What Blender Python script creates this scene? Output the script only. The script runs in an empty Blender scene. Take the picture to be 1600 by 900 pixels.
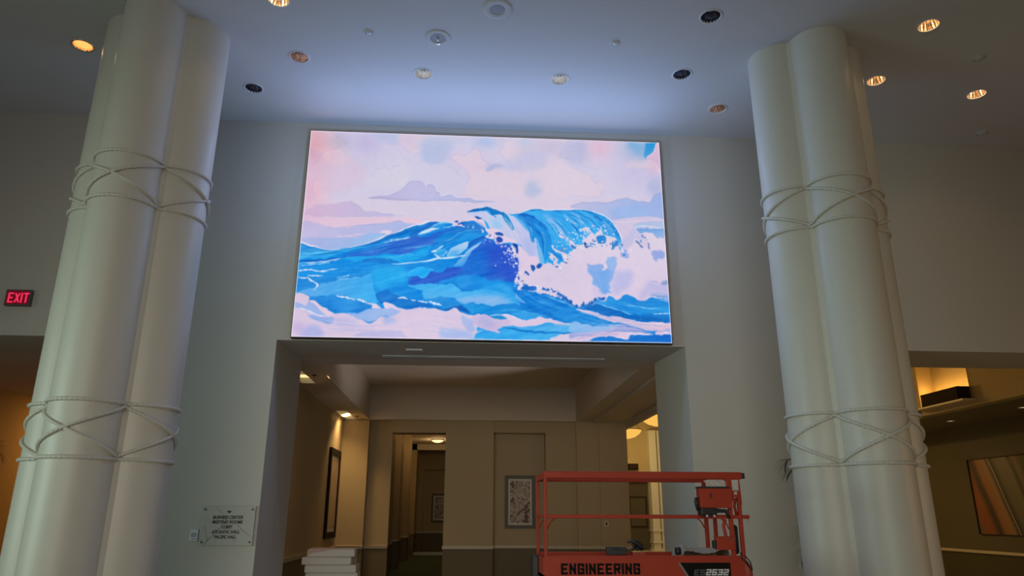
import bpy, bmesh, math, random
import numpy as np
from mathutils import Vector, Matrix

# ------------------------------------------------------------------ camera, world, exposure
scene = bpy.context.scene
C = scene.collection
cam_data = bpy.data.cameras.new('camera'); cam = bpy.data.objects.new('camera', cam_data); C.objects.link(cam)
F_PX, YAW, PITCH, ROLL = 1126.44, 0.0636678, 0.3043176, 0.0028837
cam_data.sensor_fit = 'HORIZONTAL'; cam_data.sensor_width = 36.0; cam_data.lens = F_PX*36.0/1600.0
cam_data.clip_start = 0.05; cam_data.clip_end = 200
_f = Vector((math.sin(YAW)*math.cos(PITCH), math.cos(YAW)*math.cos(PITCH), math.sin(PITCH)))
_r = Vector((math.cos(YAW), -math.sin(YAW), 0)); _u = _r.cross(_f)
_r2 = _r*math.cos(ROLL)+_u*math.sin(ROLL); _u2 = -_r*math.sin(ROLL)+_u*math.cos(ROLL)
_m = Matrix((_r2, _u2, -_f)).transposed().to_4x4(); _m.translation = Vector((0, 0, 1.7))
cam.matrix_world = _m
scene.camera = cam
vs = scene.view_settings; vs.view_transform = 'Standard'; vs.look = 'None'; vs.gamma = 1.0; vs.exposure = 0.0; vs.use_curve_mapping = False
world = bpy.data.worlds.new('world'); scene.world = world; world.use_nodes = True
world.node_tree.nodes['Background'].inputs[0].default_value = (0.75, 0.85, 0.9, 1); world.node_tree.nodes['Background'].inputs[1].default_value = 0.25

def area(name, loc, target, sx, sy, col, power):
    l = bpy.data.lights.new(name, 'AREA'); l.shape = 'RECTANGLE'; l.size = sx; l.size_y = sy; l.color = col; l.energy = power
    o = bpy.data.objects.new(name, l); C.objects.link(o); o.location = loc
    o.rotation_euler = (Vector(target)-Vector(loc)).to_track_quat('-Z', 'Y').to_euler(); return o
def point(name, loc, col, power, r=0.0):
    l = bpy.data.lights.new(name, 'POINT'); l.color = col; l.energy = power; l.shadow_soft_size = r
    o = bpy.data.objects.new(name, l); C.objects.link(o); o.location = loc; return o
def spot(name, loc, target, col, power, ang=100, blend=.6, r=.05):
    l = bpy.data.lights.new(name, 'SPOT'); l.color = col; l.energy = power; l.spot_size = math.radians(ang); l.spot_blend = blend; l.shadow_soft_size = r
    o = bpy.data.objects.new(name, l); C.objects.link(o); o.location = loc
    o.rotation_euler = (Vector(target)-Vector(loc)).to_track_quat('-Z', 'Y').to_euler(); return o

# daylight through the lobby's windows: one on the left, one behind the viewer
_left = area('window_daylight_left', (-12.6, 3.0, 2.6), (-3, 6.8, 2.6), 5.0, 4.0, (0.70, 1.0, 0.88), 46); _left.data.spread = math.radians(60)
_rear = area('window_daylight_rear', (-2.5, -7.4, 3.0), (-.3, 8, 2.0), 9.0, 4.2, (1.0, .93, .76), 74); _rear.data.spread = math.radians(62)
_right = area('lobby_warm_fill_light', (14.6, 4.0, 2.2), (4.5, 10.2, 2.0), 3.0, 1.2, (1.0, .54, .17), 34); _right.data.spread = math.radians(110)  # added warm fill from out of view on the right, no lamp there
# light given off by the LED wall: small lamps spread just in front of its face
SX0, SX1, SZ0, SZ1 = -2.55, 3.07, 4.154, 7.52
for i in range(6):
    for j in range(2):
        point('led_wall_glow', (SX0+(SX1-SX0)*(i+.5)/6, 9.62, 6.1+.75*j), (0.31, 0.52, 1.0), 8.0, 0.0)
WARM = (1.0, 0.62, 0.26); GOLD = (1.0, 0.58, 0.15)
# lamps of the rooms beyond, plus added fill lights (not all have a fixture)
_s = area('hall_slot_light', (-3.06, 13.55, 4.17), (-3.25, 13.55, 0), .22, 1.2, WARM, 11); _s.data.spread = math.radians(90)
_s = area('hall_slot_light', (-3.06, 19.0, 4.17), (-3.20, 19.25, 0), .22, 1.5, WARM, 38); _s.data.spread = math.radians(100)
point('corridor_lamp_and_fill', (-1.14, 31.0, 4.42), WARM, 16, .12)
point('corridor_lamp_and_fill', (-1.8, 27.9, 4.3), WARM, 9, .08)  # added fill near the left wall, brightens the pilaster edges; no fixture
point('corridor_lamp_and_fill', (-1.8, 23.9, 4.3), WARM, 7, .08)  # second added fill for the nearer pilasters, also without a fixture
point('chandelier_light', (6.2, 23.0, 5.2), GOLD, 190, .15)
point('chandelier_light', (6.0, 27.0, 5.2), GOLD, 190, .15)
point('hall_fill_light', (5.6, 14.2, 1.3), (1.0, .80, .60), 4, .2)  # added fill hidden behind the right pier, brightens the hall; no lamp built
point('far_lounge_fill_light', (8.2, 35.0, 4.9), (1.0, .68, .24), 120, .2)  # added gold fill to brighten the far wall, hangs from nothing
point('far_lounge_fill_light', (9.2, 34.2, 1.9), (1.0, .84, .62), 17, .2)  # added whitish fill for the lower part of the pilasters
spot('tray_fill_light', (3.9, 13.2, .6), (.2, 15.3, 5.0), (1.0, .88, .84), 380, 48, .6, .1)  # added unseen fill aimed up at the raised tray ceiling, no fixture
for k in range(5):
    point('niche_trough_light', (11.84, 16.15+.38*k, 4.72), (1.0, .50, .10), 4.2, .03)
spot('lounge_downlight_light', (13.05, 18.8, 4.1), (13.2, 18.8, 0), WARM, 8, 110)
spot('lounge_downlight_light', (13.07, 16.2, 4.1), (13.2, 16.2, 0), WARM, 8, 110)
area('side_room_lamp_light', (-8.2, 17.5, 4.0), (-9.0, 17.5, 0), .8, .8, (1.0, .52, .14), 26)

# ------------------------------------------------------------------ materials
def mat(name, col, rough=.6, metal=0., bump=0., bscale=60., emis=None, estr=0., noise=0., nscale=8., spec=.5):
    m = bpy.data.materials.new(name); m.use_nodes = True; nt = m.node_tree; b = nt.nodes['Principled BSDF']
    b.inputs['Base Color'].default_value = (*col, 1); b.inputs['Roughness'].default_value = rough; b.inputs['Metallic'].default_value = metal
    b.inputs['Specular IOR Level'].default_value = spec
    if noise or bump:
        tc = nt.nodes.new('ShaderNodeTexCoord')
    if noise:
        n = nt.nodes.new('ShaderNodeTexNoise'); n.inputs['Scale'].default_value = nscale; n.inputs['Detail'].default_value = 4
        mx = nt.nodes.new('ShaderNodeMixRGB'); mx.inputs[1].default_value = (*[c*(1-noise) for c in col], 1); mx.inputs[2].default_value = (*[min(1, c*(1+noise)) for c in col], 1)
        nt.links.new(tc.outputs['Object'], n.inputs['Vector']); nt.links.new(n.outputs['Fac'], mx.inputs[0]); nt.links.new(mx.outputs[0], b.inputs['Base Color'])
    if bump:
        n2 = nt.nodes.new('ShaderNodeTexNoise'); n2.inputs['Scale'].default_value = bscale; bp = nt.nodes.new('ShaderNodeBump'); bp.inputs['Strength'].default_value = bump; bp.inputs['Distance'].default_value = .004
        nt.links.new(tc.outputs['Object'], n2.inputs['Vector']); nt.links.new(n2.outputs['Fac'], bp.inputs['Height']); nt.links.new(bp.outputs[0], b.inputs['Normal'])
    if emis is not None:
        b.inputs['Emission Color'].default_value = (*emis, 1); b.inputs['Emission Strength'].default_value = estr
    return m
def two_tone(name, top, low, z):          # wall paint above a chair rail, darker wainscot paint below it
    m = mat(name, top, .7, spec=.3); nt = m.node_tree; b = nt.nodes['Principled BSDF']
    g = nt.nodes.new('ShaderNodeNewGeometry'); s = nt.nodes.new('ShaderNodeSeparateXYZ'); c = nt.nodes.new('ShaderNodeMath'); c.operation = 'GREATER_THAN'; c.inputs[1].default_value = z
    mx = nt.nodes.new('ShaderNodeMixRGB'); mx.inputs[1].default_value = (*low, 1); mx.inputs[2].default_value = (*top, 1)
    nt.links.new(g.outputs['Position'], s.inputs[0]); nt.links.new(s.outputs['Z'], c.inputs[0]); nt.links.new(c.outputs[0], mx.inputs[0]); nt.links.new(mx.outputs[0], b.inputs['Base Color'])
    return m
M = {}
M['wall'] = mat('lobby_wall_paint', (.60, .57, .50), .75, bump=.15, bscale=90, spec=.25)
M['ceiling'] = mat('ceiling_paint', (.66, .66, .65), .85, bump=.1, bscale=70, spec=.2)
M['column'] = mat('column_satin_paint', (.69, .66, .57), .42, noise=.02, nscale=3, spec=.5)
M['rope'] = mat('painted_rope', (.68, .65, .56), .5, spec=.4)
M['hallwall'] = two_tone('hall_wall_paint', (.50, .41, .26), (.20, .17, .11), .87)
M['hallceil'] = mat('hall_ceiling_paint', (.70, .64, .56), .8, spec=.2)
M['darkwall'] = mat('dark_olive_paint', (.075, .065, .05), .7)
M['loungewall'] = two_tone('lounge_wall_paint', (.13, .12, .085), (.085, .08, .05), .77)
M['trim'] = mat('chair_rail_paint', (.66, .58, .44), .4)
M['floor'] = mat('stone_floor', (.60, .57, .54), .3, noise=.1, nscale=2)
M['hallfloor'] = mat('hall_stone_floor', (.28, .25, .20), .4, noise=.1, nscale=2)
M['carpet'] = mat('green_carpet', (.10, .15, .09), .95, bump=.6, bscale=300, noise=.35, nscale=5)
M['palefloor'] = mat('pale_tile', (.55, .58, .50), .35, noise=.1, nscale=3)
M['black'] = mat('black_plastic', (.02, .02, .022), .45)
M['darkframe'] = mat('dark_wood_frame', (.03, .02, .015), .8, spec=.15)
M['orange'] = mat('lift_orange_paint', (.44, .048, .022), .5, noise=.1, nscale=6, spec=.3)
M['orange2'] = mat('lift_orange_paint_worn', (.34, .045, .022), .5, noise=.25, nscale=14)
M['steel'] = mat('brushed_steel', (.55, .55, .56), .3, metal=1.)
M['chrome'] = mat('reflector_metal', (.98, .93, .82), .22, metal=1.)
M['bronze'] = mat('warm_reflector_metal', (.88, .68, .54), .22, metal=1.)
M['darkmetal'] = mat('smoked_reflector_metal', (.38, .38, .42), .10, metal=1.)
M['whitemetal'] = mat('white_enamel', (.72, .73, .74), .45)
M['grille'] = mat('grey_speaker_grille', (.42, .44, .48), .6, bump=1., bscale=400)
M['darkhole'] = mat('dark_recess', (.03, .03, .035), .6)
M['stencil'] = mat('stencil_paint', (.012, .011, .010), .85, spec=.1)
M['decal_white'] = mat('decal_white', (.70, .70, .70), .6, spec=.2)
M['sheet'] = mat('dusty_sheet', (.46, .38, .29), .7, noise=.1)
M['paper'] = mat('white_board', (.72, .68, .62), .6, noise=.05)
M['pinkwrap'] = mat('pink_wrap', (.60, .38, .32), .5, noise=.1)
M['rubber'] = mat('tyre_rubber', (.04, .04, .04), .8)
M['leaf'] = mat('palm_leaf', (.035, .06, .03), .5, noise=.3)
M['pot'] = mat('glazed_pot', (.20, .12, .08), .3)
M['soil'] = mat('potting_soil', (.05, .035, .02), .9)
M['label'] = mat('warning_label', (.62, .58, .56), .5, noise=.5, nscale=60)
def emit(name, col, s):
    m = mat(name, (.02, .02, .02), .5, emis=col, estr=s); return m
M['bulb_off'] = mat('frosted_bulb', (.75, .72, .65), .25)
M['bulb_amber'] = emit('lit_bulb_amber', (1.0, .42, .10), 1.5)
M['bulb_gold'] = emit('lit_bulb_gold', (1.0, .62, .25), 1.4)
M['bulb_white'] = emit('lit_bulb_white', (1.0, .66, .30), 1.6)
M['bowl'] = emit('alabaster_bowl_lit', (1.0, .54, .10), .95)
M['exit_red'] = emit('exit_letter_red', (1.0, .03, .10), .85)
M['exit_face'] = mat('exit_face', (.16, .01, .02), .3, emis=(.25, .0, .02), estr=.35)
M['tube'] = emit('slot_lamp', (1.0, .70, .32), 1.1)

# ------------------------------------------------------------------ mesh helpers
class MB:
    def __init__(s): s.bm = bmesh.new()
    def box(s, x0, x1, y0, y1, z0, z1, bev=0.):
        mtx = Matrix.Translation(((x0+x1)/2, (y0+y1)/2, (z0+z1)/2)) @ Matrix.Diagonal((abs(x1-x0), abs(y1-y0), abs(z1-z0), 1))
        r = bmesh.ops.create_cube(s.bm, size=1, matrix=mtx)
        if bev:
            es = list({e for v in r['verts'] for e in v.link_edges}); bmesh.ops.bevel(s.bm, geom=es, offset=bev, segments=2, affect='EDGES', profile=.6)
        return s
    def obox(s, c, ax, ay, az):            # oriented box: centre and three half-axes
        c, ax, ay, az = map(Vector, (c, ax, ay, az))
        m = Matrix((ax*2, ay*2, az*2)).transposed().to_4x4(); m.translation = c
        bmesh.ops.create_cube(s.bm, size=1, matrix=m); return s
    def tube(s, pts, r, n=10, caps=True, closed=False):
        pts = [Vector(p) for p in pts]; rings = []; L = len(pts); up = None
        for i, p in enumerate(pts):
            a = pts[i-1] if (i or closed) else pts[i]; b = pts[(i+1) % L] if (i < L-1 or closed) else pts[i]
            d = (b-a).normalized()
            if up is None: up = Vector((0, 0, 1)) if abs(d.z) < .9 else Vector((1, 0, 0))
            sd = d.cross(up).normalized(); up2 = sd.cross(d).normalized(); up = up2
            rr = r[i] if isinstance(r, (list, tuple)) else r
            rings.append([s.bm.verts.new(p+(sd*math.cos(t)+up2*math.sin(t))*rr) for t in [2*math.pi*k/n for k in range(n)]])
        for i in range(L if closed else L-1):
            A, B = rings[i], rings[(i+1) % L]
            for k in range(n):
                f = s.bm.faces.new((A[k], A[(k+1) % n], B[(k+1) % n], B[k])); f.smooth = True
        if caps and not closed:
            s.bm.faces.new(rings[0][::-1]); s.bm.faces.new(rings[-1])
        return s
    def lathe(s, prof, c=(0, 0, 0), n=32, smooth=True, rib=0.):
        rings = []
        for r, z in prof:
            rings.append([s.bm.verts.new((c[0]+(r*(1+(rib if k % 2 else 0)))*math.cos(2*math.pi*k/n), c[1]+(r*(1+(rib if k % 2 else 0)))*math.sin(2*math.pi*k/n), c[2]+z)) for k in range(n)])
        for A, B in zip(rings, rings[1:]):
            for k in range(n):
                f = s.bm.faces.new((A[k], A[(k+1) % n], B[(k+1) % n], B[k])); f.smooth = smooth
        return s
    def disc(s, r, z, c=(0, 0, 0), n=32):
        s.bm.faces.new([s.bm.verts.new((c[0]+r*math.cos(2*math.pi*k/n), c[1]+r*math.sin(2*math.pi*k/n), c[2]+z)) for k in range(n)]); return s
    def face(s, pts): s.bm.faces.new([s.bm.verts.new(p) for p in pts]); return s
    def prism(s, poly, axis, a, b):        # polygon in the plane across `axis`, extruded a..b
        def P(u, v, w): return {'x': (w, u, v), 'y': (u, w, v), 'z': (u, v, w)}[axis]
        A = [s.bm.verts.new(P(u, v, a)) for u, v in poly]; B = [s.bm.verts.new(P(u, v, b)) for u, v in poly]
        n = len(poly)
        s.bm.faces.new(A[::-1]); s.bm.faces.new(B)
        for k in range(n): s.bm.faces.new((A[k], A[(k+1) % n], B[(k+1) % n], B[k]))
        return s
    def build(s, name, m, parent=None, sharp=None):
        bmesh.ops.recalc_face_normals(s.bm, faces=s.bm.faces)
        me = bpy.data.meshes.new(name); s.bm.to_mesh(me); s.bm.free()
        for k in (m if isinstance(m, (list, tuple)) else [m]): me.materials.append(k)
        if sharp:
            for p in me.polygons: p.use_smooth = True
            me.set_sharp_from_angle(angle=math.radians(sharp))
        o = bpy.data.objects.new(name, me); C.objects.link(o)
        if parent is not None: o.parent = parent
        return o
def thing(name, label, cat, loc=(0, 0, 0), rz=0, group=None):
    o = bpy.data.objects.new(name, None); o.empty_display_size = .1; C.objects.link(o); o.location = loc; o.rotation_euler = (0, 0, rz)
    o['label'] = label; o['category'] = cat
    if group: o['group'] = group
    return o
def tag(o, label, cat, group=None):
    o['label'] = label; o['category'] = cat
    if group: o['group'] = group
    return o
def struct(o): o['kind'] = 'structure'; return o
def copy_tree(o, parent=None):
    c = o.copy(); C.objects.link(c)
    if parent is not None: c.parent = parent
    for ch in list(o.children): copy_tree(ch, c)
    return c
def slab(x0, x1, y0, y1, z0, z1, holes, mb=None):      # slab with rectangular holes
    mb = mb or MB()
    xs = sorted({x0, x1, *[h[0] for h in holes], *[h[1] for h in holes]}); ys = sorted({y0, y1, *[h[2] for h in holes], *[h[3] for h in holes]})
    xs = [x for x in xs if x0 <= x <= x1]; ys = [y for y in ys if y0 <= y <= y1]
    for a, b in zip(xs, xs[1:]):
        for c, d in zip(ys, ys[1:]):
            mx, my = (a+b)/2, (c+d)/2
            if any(h[0] < mx < h[1] and h[2] < my < h[3] for h in holes): continue
            mb.box(a, b, c, d, z0, z1)
    return mb
# ------------------------------------------------------------------ the setting
Y0, Y1 = 10.5, 11.75            # front and back of the thick portal wall
ZP = 4.13                       # height of the portals
CZ = 7.72                       # lobby ceiling
wf = MB()
wf.box(-13, -11.2, Y0, Y1, 0, ZP); wf.prism([(-6.05, Y0), (-2.78, Y0), (-2.68, Y1), (-6.05, Y1)], 'z', 0, ZP); wf.prism([(3.30, Y0), (6.80, Y0), (6.80, Y1), (3.15, Y1)], 'z', 0, ZP); wf.box(14.2, 15, Y0, Y1, 0, ZP)
wf.box(-13, 15, Y0, Y1, ZP, CZ)
struct(wf.build('wall_front', M['wall']))
struct(MB().box(-13.3, -13, 5.6, 10.5, 0, CZ).box(-13.3, -13, -8, .4, 0, CZ).box(-13.3, -13, .4, 5.6, 0, .5).box(-13.3, -13, .4, 5.6, 4.8, CZ).build('wall_left', M['wall']))
struct(MB().box(15, 15.3, -8, 10.5, 0, CZ).build('wall_right', M['wall']))
struct(MB().box(-13, -7.2, -8.3, -8, 0, CZ).box(2.2, 15, -8.3, -8, 0, CZ).box(-7.2, 2.2, -8.3, -8, 0, .8).box(-7.2, 2.2, -8.3, -8, 5.2, CZ).build('wall_rear', M['wall']))
def window(name, cx, y0, y1, z0, z1, axis, n):
    mb = MB(); t = .05
    def bar(a0, a1, b0, b1):
        if axis == 'x': mb.box(cx-t, cx+t, a0, a1, b0, b1)
        else: mb.box(a0, a1, cx-t, cx+t, b0, b1)
    bar(y0, y1, z0, z0+.1); bar(y0, y1, z1-.1, z1); bar(y0, y1, z0+(z1-z0)*.72, z0+(z1-z0)*.72+.07)
    for k in range(n+1):
        q = y0+(y1-y0)*k/n; bar(q-.04, q+.04, z0, z1)
    struct(mb.build(name, M['whitemetal']))
window('window_1', -13.15, .4, 5.6, .5, 4.8, 'x', 4)
window('window_2', -8.15, -7.2, 2.2, .8, 5.2, 'y', 6)
struct(MB().box(-13.3, 15.3, -8.3, 11.75, -.2, 0).build('floor', M['floor']))

# lobby ceiling with round openings for its recessed fixtures
CANS = [(-5.26, 8.66, 'amber', 'bulb shining orange, beside the left column on the dark ceiling'),
        (-2.40, 8.72, 'bronze', 'unlit with coppery ribs, first in from the left column'),
        (-3.24, 9.54, 'dark', 'unlit and dark, close to the left column near the wall'),
        (-0.71, 9.00, 'chrome', 'unlit with bright ribbed cone, above the left half of the screen'),
        (1.26, 9.00, 'chrome2', 'unlit with silvery ribbed cone, above the right half of the screen'),
        (2.99, 7.50, 'dark', 'unlit black cone, highest in view left of the right column'),
        (2.99, 8.76, 'dark', 'unlit dark cone, second down beside the right column'),
        (3.81, 9.62, 'bronze', 'unlit small coppery cone, tucked against the right column near the wall'),
        (5.84, 7.48, 'gold', 'faint warm glow, highest one right of the right column'),
        (5.84, 8.72, 'gold', 'faint warm glow, next to the right column'),
        (7.53, 8.96, 'gold2', 'yellow glow with ribbed cone, rightmost in view'),
        (-2.40, 7.55, 'gold', 'warm glow, cut by the top edge of view')]
RC = .125
import itertools
holes = [(x, y, RC) for x, y, *_ in CANS]
def ceiling_with_holes():
    cu = bpy.data.curves.new('ceiling_outline', 'CURVE'); cu.dimensions = '2D'; cu.fill_mode = 'BOTH'
    sp = cu.splines.new('POLY'); sp.points.add(3); sp.use_cyclic_u = True
    for p, (x, y) in zip(sp.points, [(-13, -8), (15, -8), (15, 10.5), (-13, 10.5)]): p.co = (x, y, 0, 1)
    for x, y, r in holes:
        sp = cu.splines.new('POLY'); sp.points.add(23); sp.use_cyclic_u = True
        for k, p in enumerate(sp.points): p.co = (x+r*math.cos(k*math.pi/12), y+r*math.sin(k*math.pi/12), 0, 1)
    tmp = bpy.data.objects.new('tmp', cu); C.objects.link(tmp)
    dg = bpy.context.evaluated_depsgraph_get(); dg.update()
    me = bpy.data.meshes.new_from_object(tmp.evaluated_get(dg)); bpy.data.objects.remove(tmp)
    bm = bmesh.new(); bm.from_mesh(me)
    for v in bm.verts: v.co.z = CZ
    bmesh.ops.recalc_face_normals(bm, faces=bm.faces)
    if sum(f.normal.z for f in bm.faces) > 0: bmesh.ops.reverse_faces(bm, faces=bm.faces)
    bm.to_mesh(me); bm.free(); me.materials.clear(); me.materials.append(M['ceiling'])
    o = bpy.data.objects.new('ceiling', me); C.objects.link(o); return struct(o)
ceiling_with_holes()
struct(MB().box(-13.3, 15.3, -8.3, 11.75, 8.15, 8.3).build('ceiling_deck', M['darkwall']))

# hall seen through the middle portal
TX0, TX1, TY0, TY1, TZ = -2.57, 3.02, 12.25, 19.72, 5.05
slots = [(-3.2, -2.92, 12.9, 14.2), (-3.2, -2.92, 18.1, 19.82)]
hc = slab(-3.5, 4.5, Y1, 20.4, ZP, ZP+.12, [(TX0, TX1, TY0, TY1)]+slots)
hc.box(TX0-.1, TX0, TY0, TY1, ZP+.12, TZ); hc.box(TX1, TX1+.1, TY0, TY1, ZP+.12, TZ); hc.box(TX0-.1, TX1+.1, TY1, TY1+.1, ZP+.12, TZ); hc.box(TX0-.1, TX1+.1, TY0-.1, TY0, ZP+.12, TZ)
hc.box(TX0-.1, TX1+.1, TY0-.1, TY1+.1, TZ, TZ+.1)
hc.box(4.38, 4.5, Y1, 20.4, 3.96, ZP); hc.box(4.40, 4.52, Y1, 38, ZP, 6.4)
hc.box(3.45, 3.62, Y1, 19.7, ZP-.05, ZP)
struct(hc.build('ceiling_hall', M['hallceil']))
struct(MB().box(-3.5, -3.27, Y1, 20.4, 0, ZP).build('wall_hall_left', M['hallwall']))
WB = MB()
WB.box(-3.27, -2.57, 19.84, 20.4, 0, ZP)
WB.box(-2.57, -1.96, 20.15, 20.4, 0, ZP)
WB.box(-1.96, -.51, 19.86, 20.4, 3.80, ZP)
WB.box(-.51, .78, 19.78, 20.4, 0, ZP)
WB.box(.78, 2.19, 20.2, 20.4, 0, ZP); WB.box(.78, 2.19, 19.86, 20.2, 3.82, ZP)
WB.box(2.19, 3.02, 19.84, 20.4, 0, ZP)
WB.box(3.02, 3.63, 19.76, 20.4, 0, ZP); WB.box(3.63, 4.40, 19.72, 20.4, 0, ZP)
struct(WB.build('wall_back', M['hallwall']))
rail = MB()
def rl(x0, x1, y, z=.88): rail.box(x0, x1, y-.035, y, z-.035, z+.03, .008); rail.box(x0, x1, y-.055, y, z+.03, z+.045)
rl(-3.27, -2.55, 19.84); rl(-2.57, -1.96, 20.15); rl(-.53, .80, 19.78); rl(.78, 2.19, 20.2); rl(2.19, 3.02, 19.84); rl(3.0, 3.63, 19.76); rl(3.61, 4.42, 19.72)
rail.box(-3.27, -3.235, Y1, 19.84, .845, .91); rail.box(-3.27, -3.215, Y1, 19.84, .91, .925)
struct(rail.build('trim_1', M['trim']))
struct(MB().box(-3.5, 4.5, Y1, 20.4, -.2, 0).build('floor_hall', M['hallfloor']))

# corridor beyond the doorway
struct(MB().box(-2.7, -2.42, 20.4, 36, 0, 4.7).box(-2.42, -2.12, 22.0, 22.9, 0, 4.7).box(-2.42, -2.12, 25.0, 26.0, 0, 4.7).box(-2.42, -2.12, 29.0, 30.0, 0, 4.7).box(-2.42, -2.12, 33.2, 34.2, 0, 4.7)
       .box(-.2, 0, 20.4, 36.3, 0, 4.7).box(-2.7, -1.93, 36, 36.3, 0, 4.7).box(-1.93, 0, 36.25, 36.4, 0, 3.75).box(-1.93, 0, 36, 36.4, 3.75, 4.7).build('wall_corridor', M['hallwall']))
struct(MB().box(-2.7, 0, 20.4, 36.3, 4.7, 4.8).box(-2.42, 0, 33.2, 33.7, 4.45, 4.7).build('ceiling_corridor', M['hallceil']))
struct(MB().box(-2.7, 0, 20.4, 36.3, -.2, 0).build('floor_corridor', M['carpet']))
struct(MB().box(-2.42, -2.38, 20.4, 36, .85, .92).box(-2.14, -2.09, 21.97, 22.93, .85, .92).box(-2.14, -2.09, 24.97, 26.03, .85, .92).box(-2.14, -2.09, 28.97, 30.03, .85, .92).box(-2.42, -2.09, 21.96, 22, .85, .92).box(-2.42, -2.09, 24.96, 25, .85, .92).box(-2.42, -2.09, 28.96, 29, .85, .92).box(-2.42, -1.93, 35.95, 36, .85, .92).box(-1.93, -.2, 36.2, 36.25, .85, .92).build('trim_2', M['trim']))
struct(MB().box(-2.42, -.2, 33.5, 34.0, 0, .12).build('trim_3', M['palefloor']))

# tall lounge to the right of the hall
lw = MB(); LG = 6.3
lw.box(11.7, 12.0, 18.05, 24.2, ZP, LG); lw.box(11.7, 12.0, Y1, 16.0, ZP, LG); lw.box(11.7, 12.0, 16.0, 17.9, ZP, 4.30); lw.box(11.7, 12.0, 16.0, 17.9, 5.7, LG)
lw.box(12.1, 12.2, 15.9, 18.1, 4.3, 5.7); lw.box(11.7, 12.1, 15.9, 16.0, 4.3, 5.7); lw.box(11.7, 12.1, 17.9, 18.05, 4.3, 5.7); lw.box(12.0, 12.1, 16.0, 17.9, 4.2, 4.3); lw.box(12, 12.1, 16, 17.9, 5.7, 5.8)
struct(lw.build('wall_lounge_upper', M['hallwall']))
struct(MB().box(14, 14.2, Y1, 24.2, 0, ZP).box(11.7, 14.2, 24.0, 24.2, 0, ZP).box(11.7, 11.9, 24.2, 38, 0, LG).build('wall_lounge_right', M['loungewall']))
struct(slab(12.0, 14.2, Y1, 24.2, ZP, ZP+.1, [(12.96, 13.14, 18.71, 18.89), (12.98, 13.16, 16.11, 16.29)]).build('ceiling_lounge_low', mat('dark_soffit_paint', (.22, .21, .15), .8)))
struct(MB().box(13.93, 14, Y1, 24, .74, .81).build('trim_4', M['trim']))
struct(MB().box(4.4, 12.2, Y1, 38.3, LG, LG+.1).build('ceiling_lounge', M['hallceil']))
struct(MB().box(4.4, 4.52, 20.4, 38, 0, ZP).box(3.3, 4.4, 20.2, 20.5, 0, 0.01).build('wall_lounge_left', M['hallwall']))
struct(MB().box(4.5, 11.7, 38, 38.3, 3.45, LG).box(4.5, 11.7, 38.25, 38.4, 0, 3.45).box(4.5, 11.7, 37.8, 38, 3.4, 3.5).build('wall_lounge_back', [M['hallwall']]))
struct(MB().box(4.5, 9.5, 38.18, 38.25, 0, 3.4).build('trim_5', M['darkwall']))
pl = MB(); pl.box(9.52, 9.89, 37.5, 38.2, 0, 5.9); pl.box(9.95, 10.32, 37.5, 38.2, 0, 5.9)
for z in (.0, .35, .9): pl.box(9.47, 10.37, 37.42, 38.2, z, z+.1)
struct(pl.build('wall_lounge_pilaster', M['whitemetal']))
struct(MB().box(4.5, 14.2, Y1, 38.3, -.2, 0).build('floor_lounge', M['palefloor']))

# side room seen through the left portal
struct(MB().box(-9.75, -9.5, Y1, 24, 0, 4.13).box(-9.75, -3.5, 24, 24.2, 0, ZP).box(-3.7, -3.5, Y1, 24, 0, ZP).build('wall_side_room', mat('ochre_wall_paint', (.62, .42, .20), .75)))
struct(MB().box(-9.75, -3.5, Y1, 24.2, ZP, ZP+.1).build('ceiling_side_room', M['hallceil']))
struct(MB().box(-11.2, -3.5, Y1, 24.2, -.2, 0).build('floor_side_room', M['floor']))
struct(MB().box(-11.3, -9.75, Y1, Y1+.2, 0, ZP+.1).build('wall_side_room_return', M['wall']))

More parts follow.
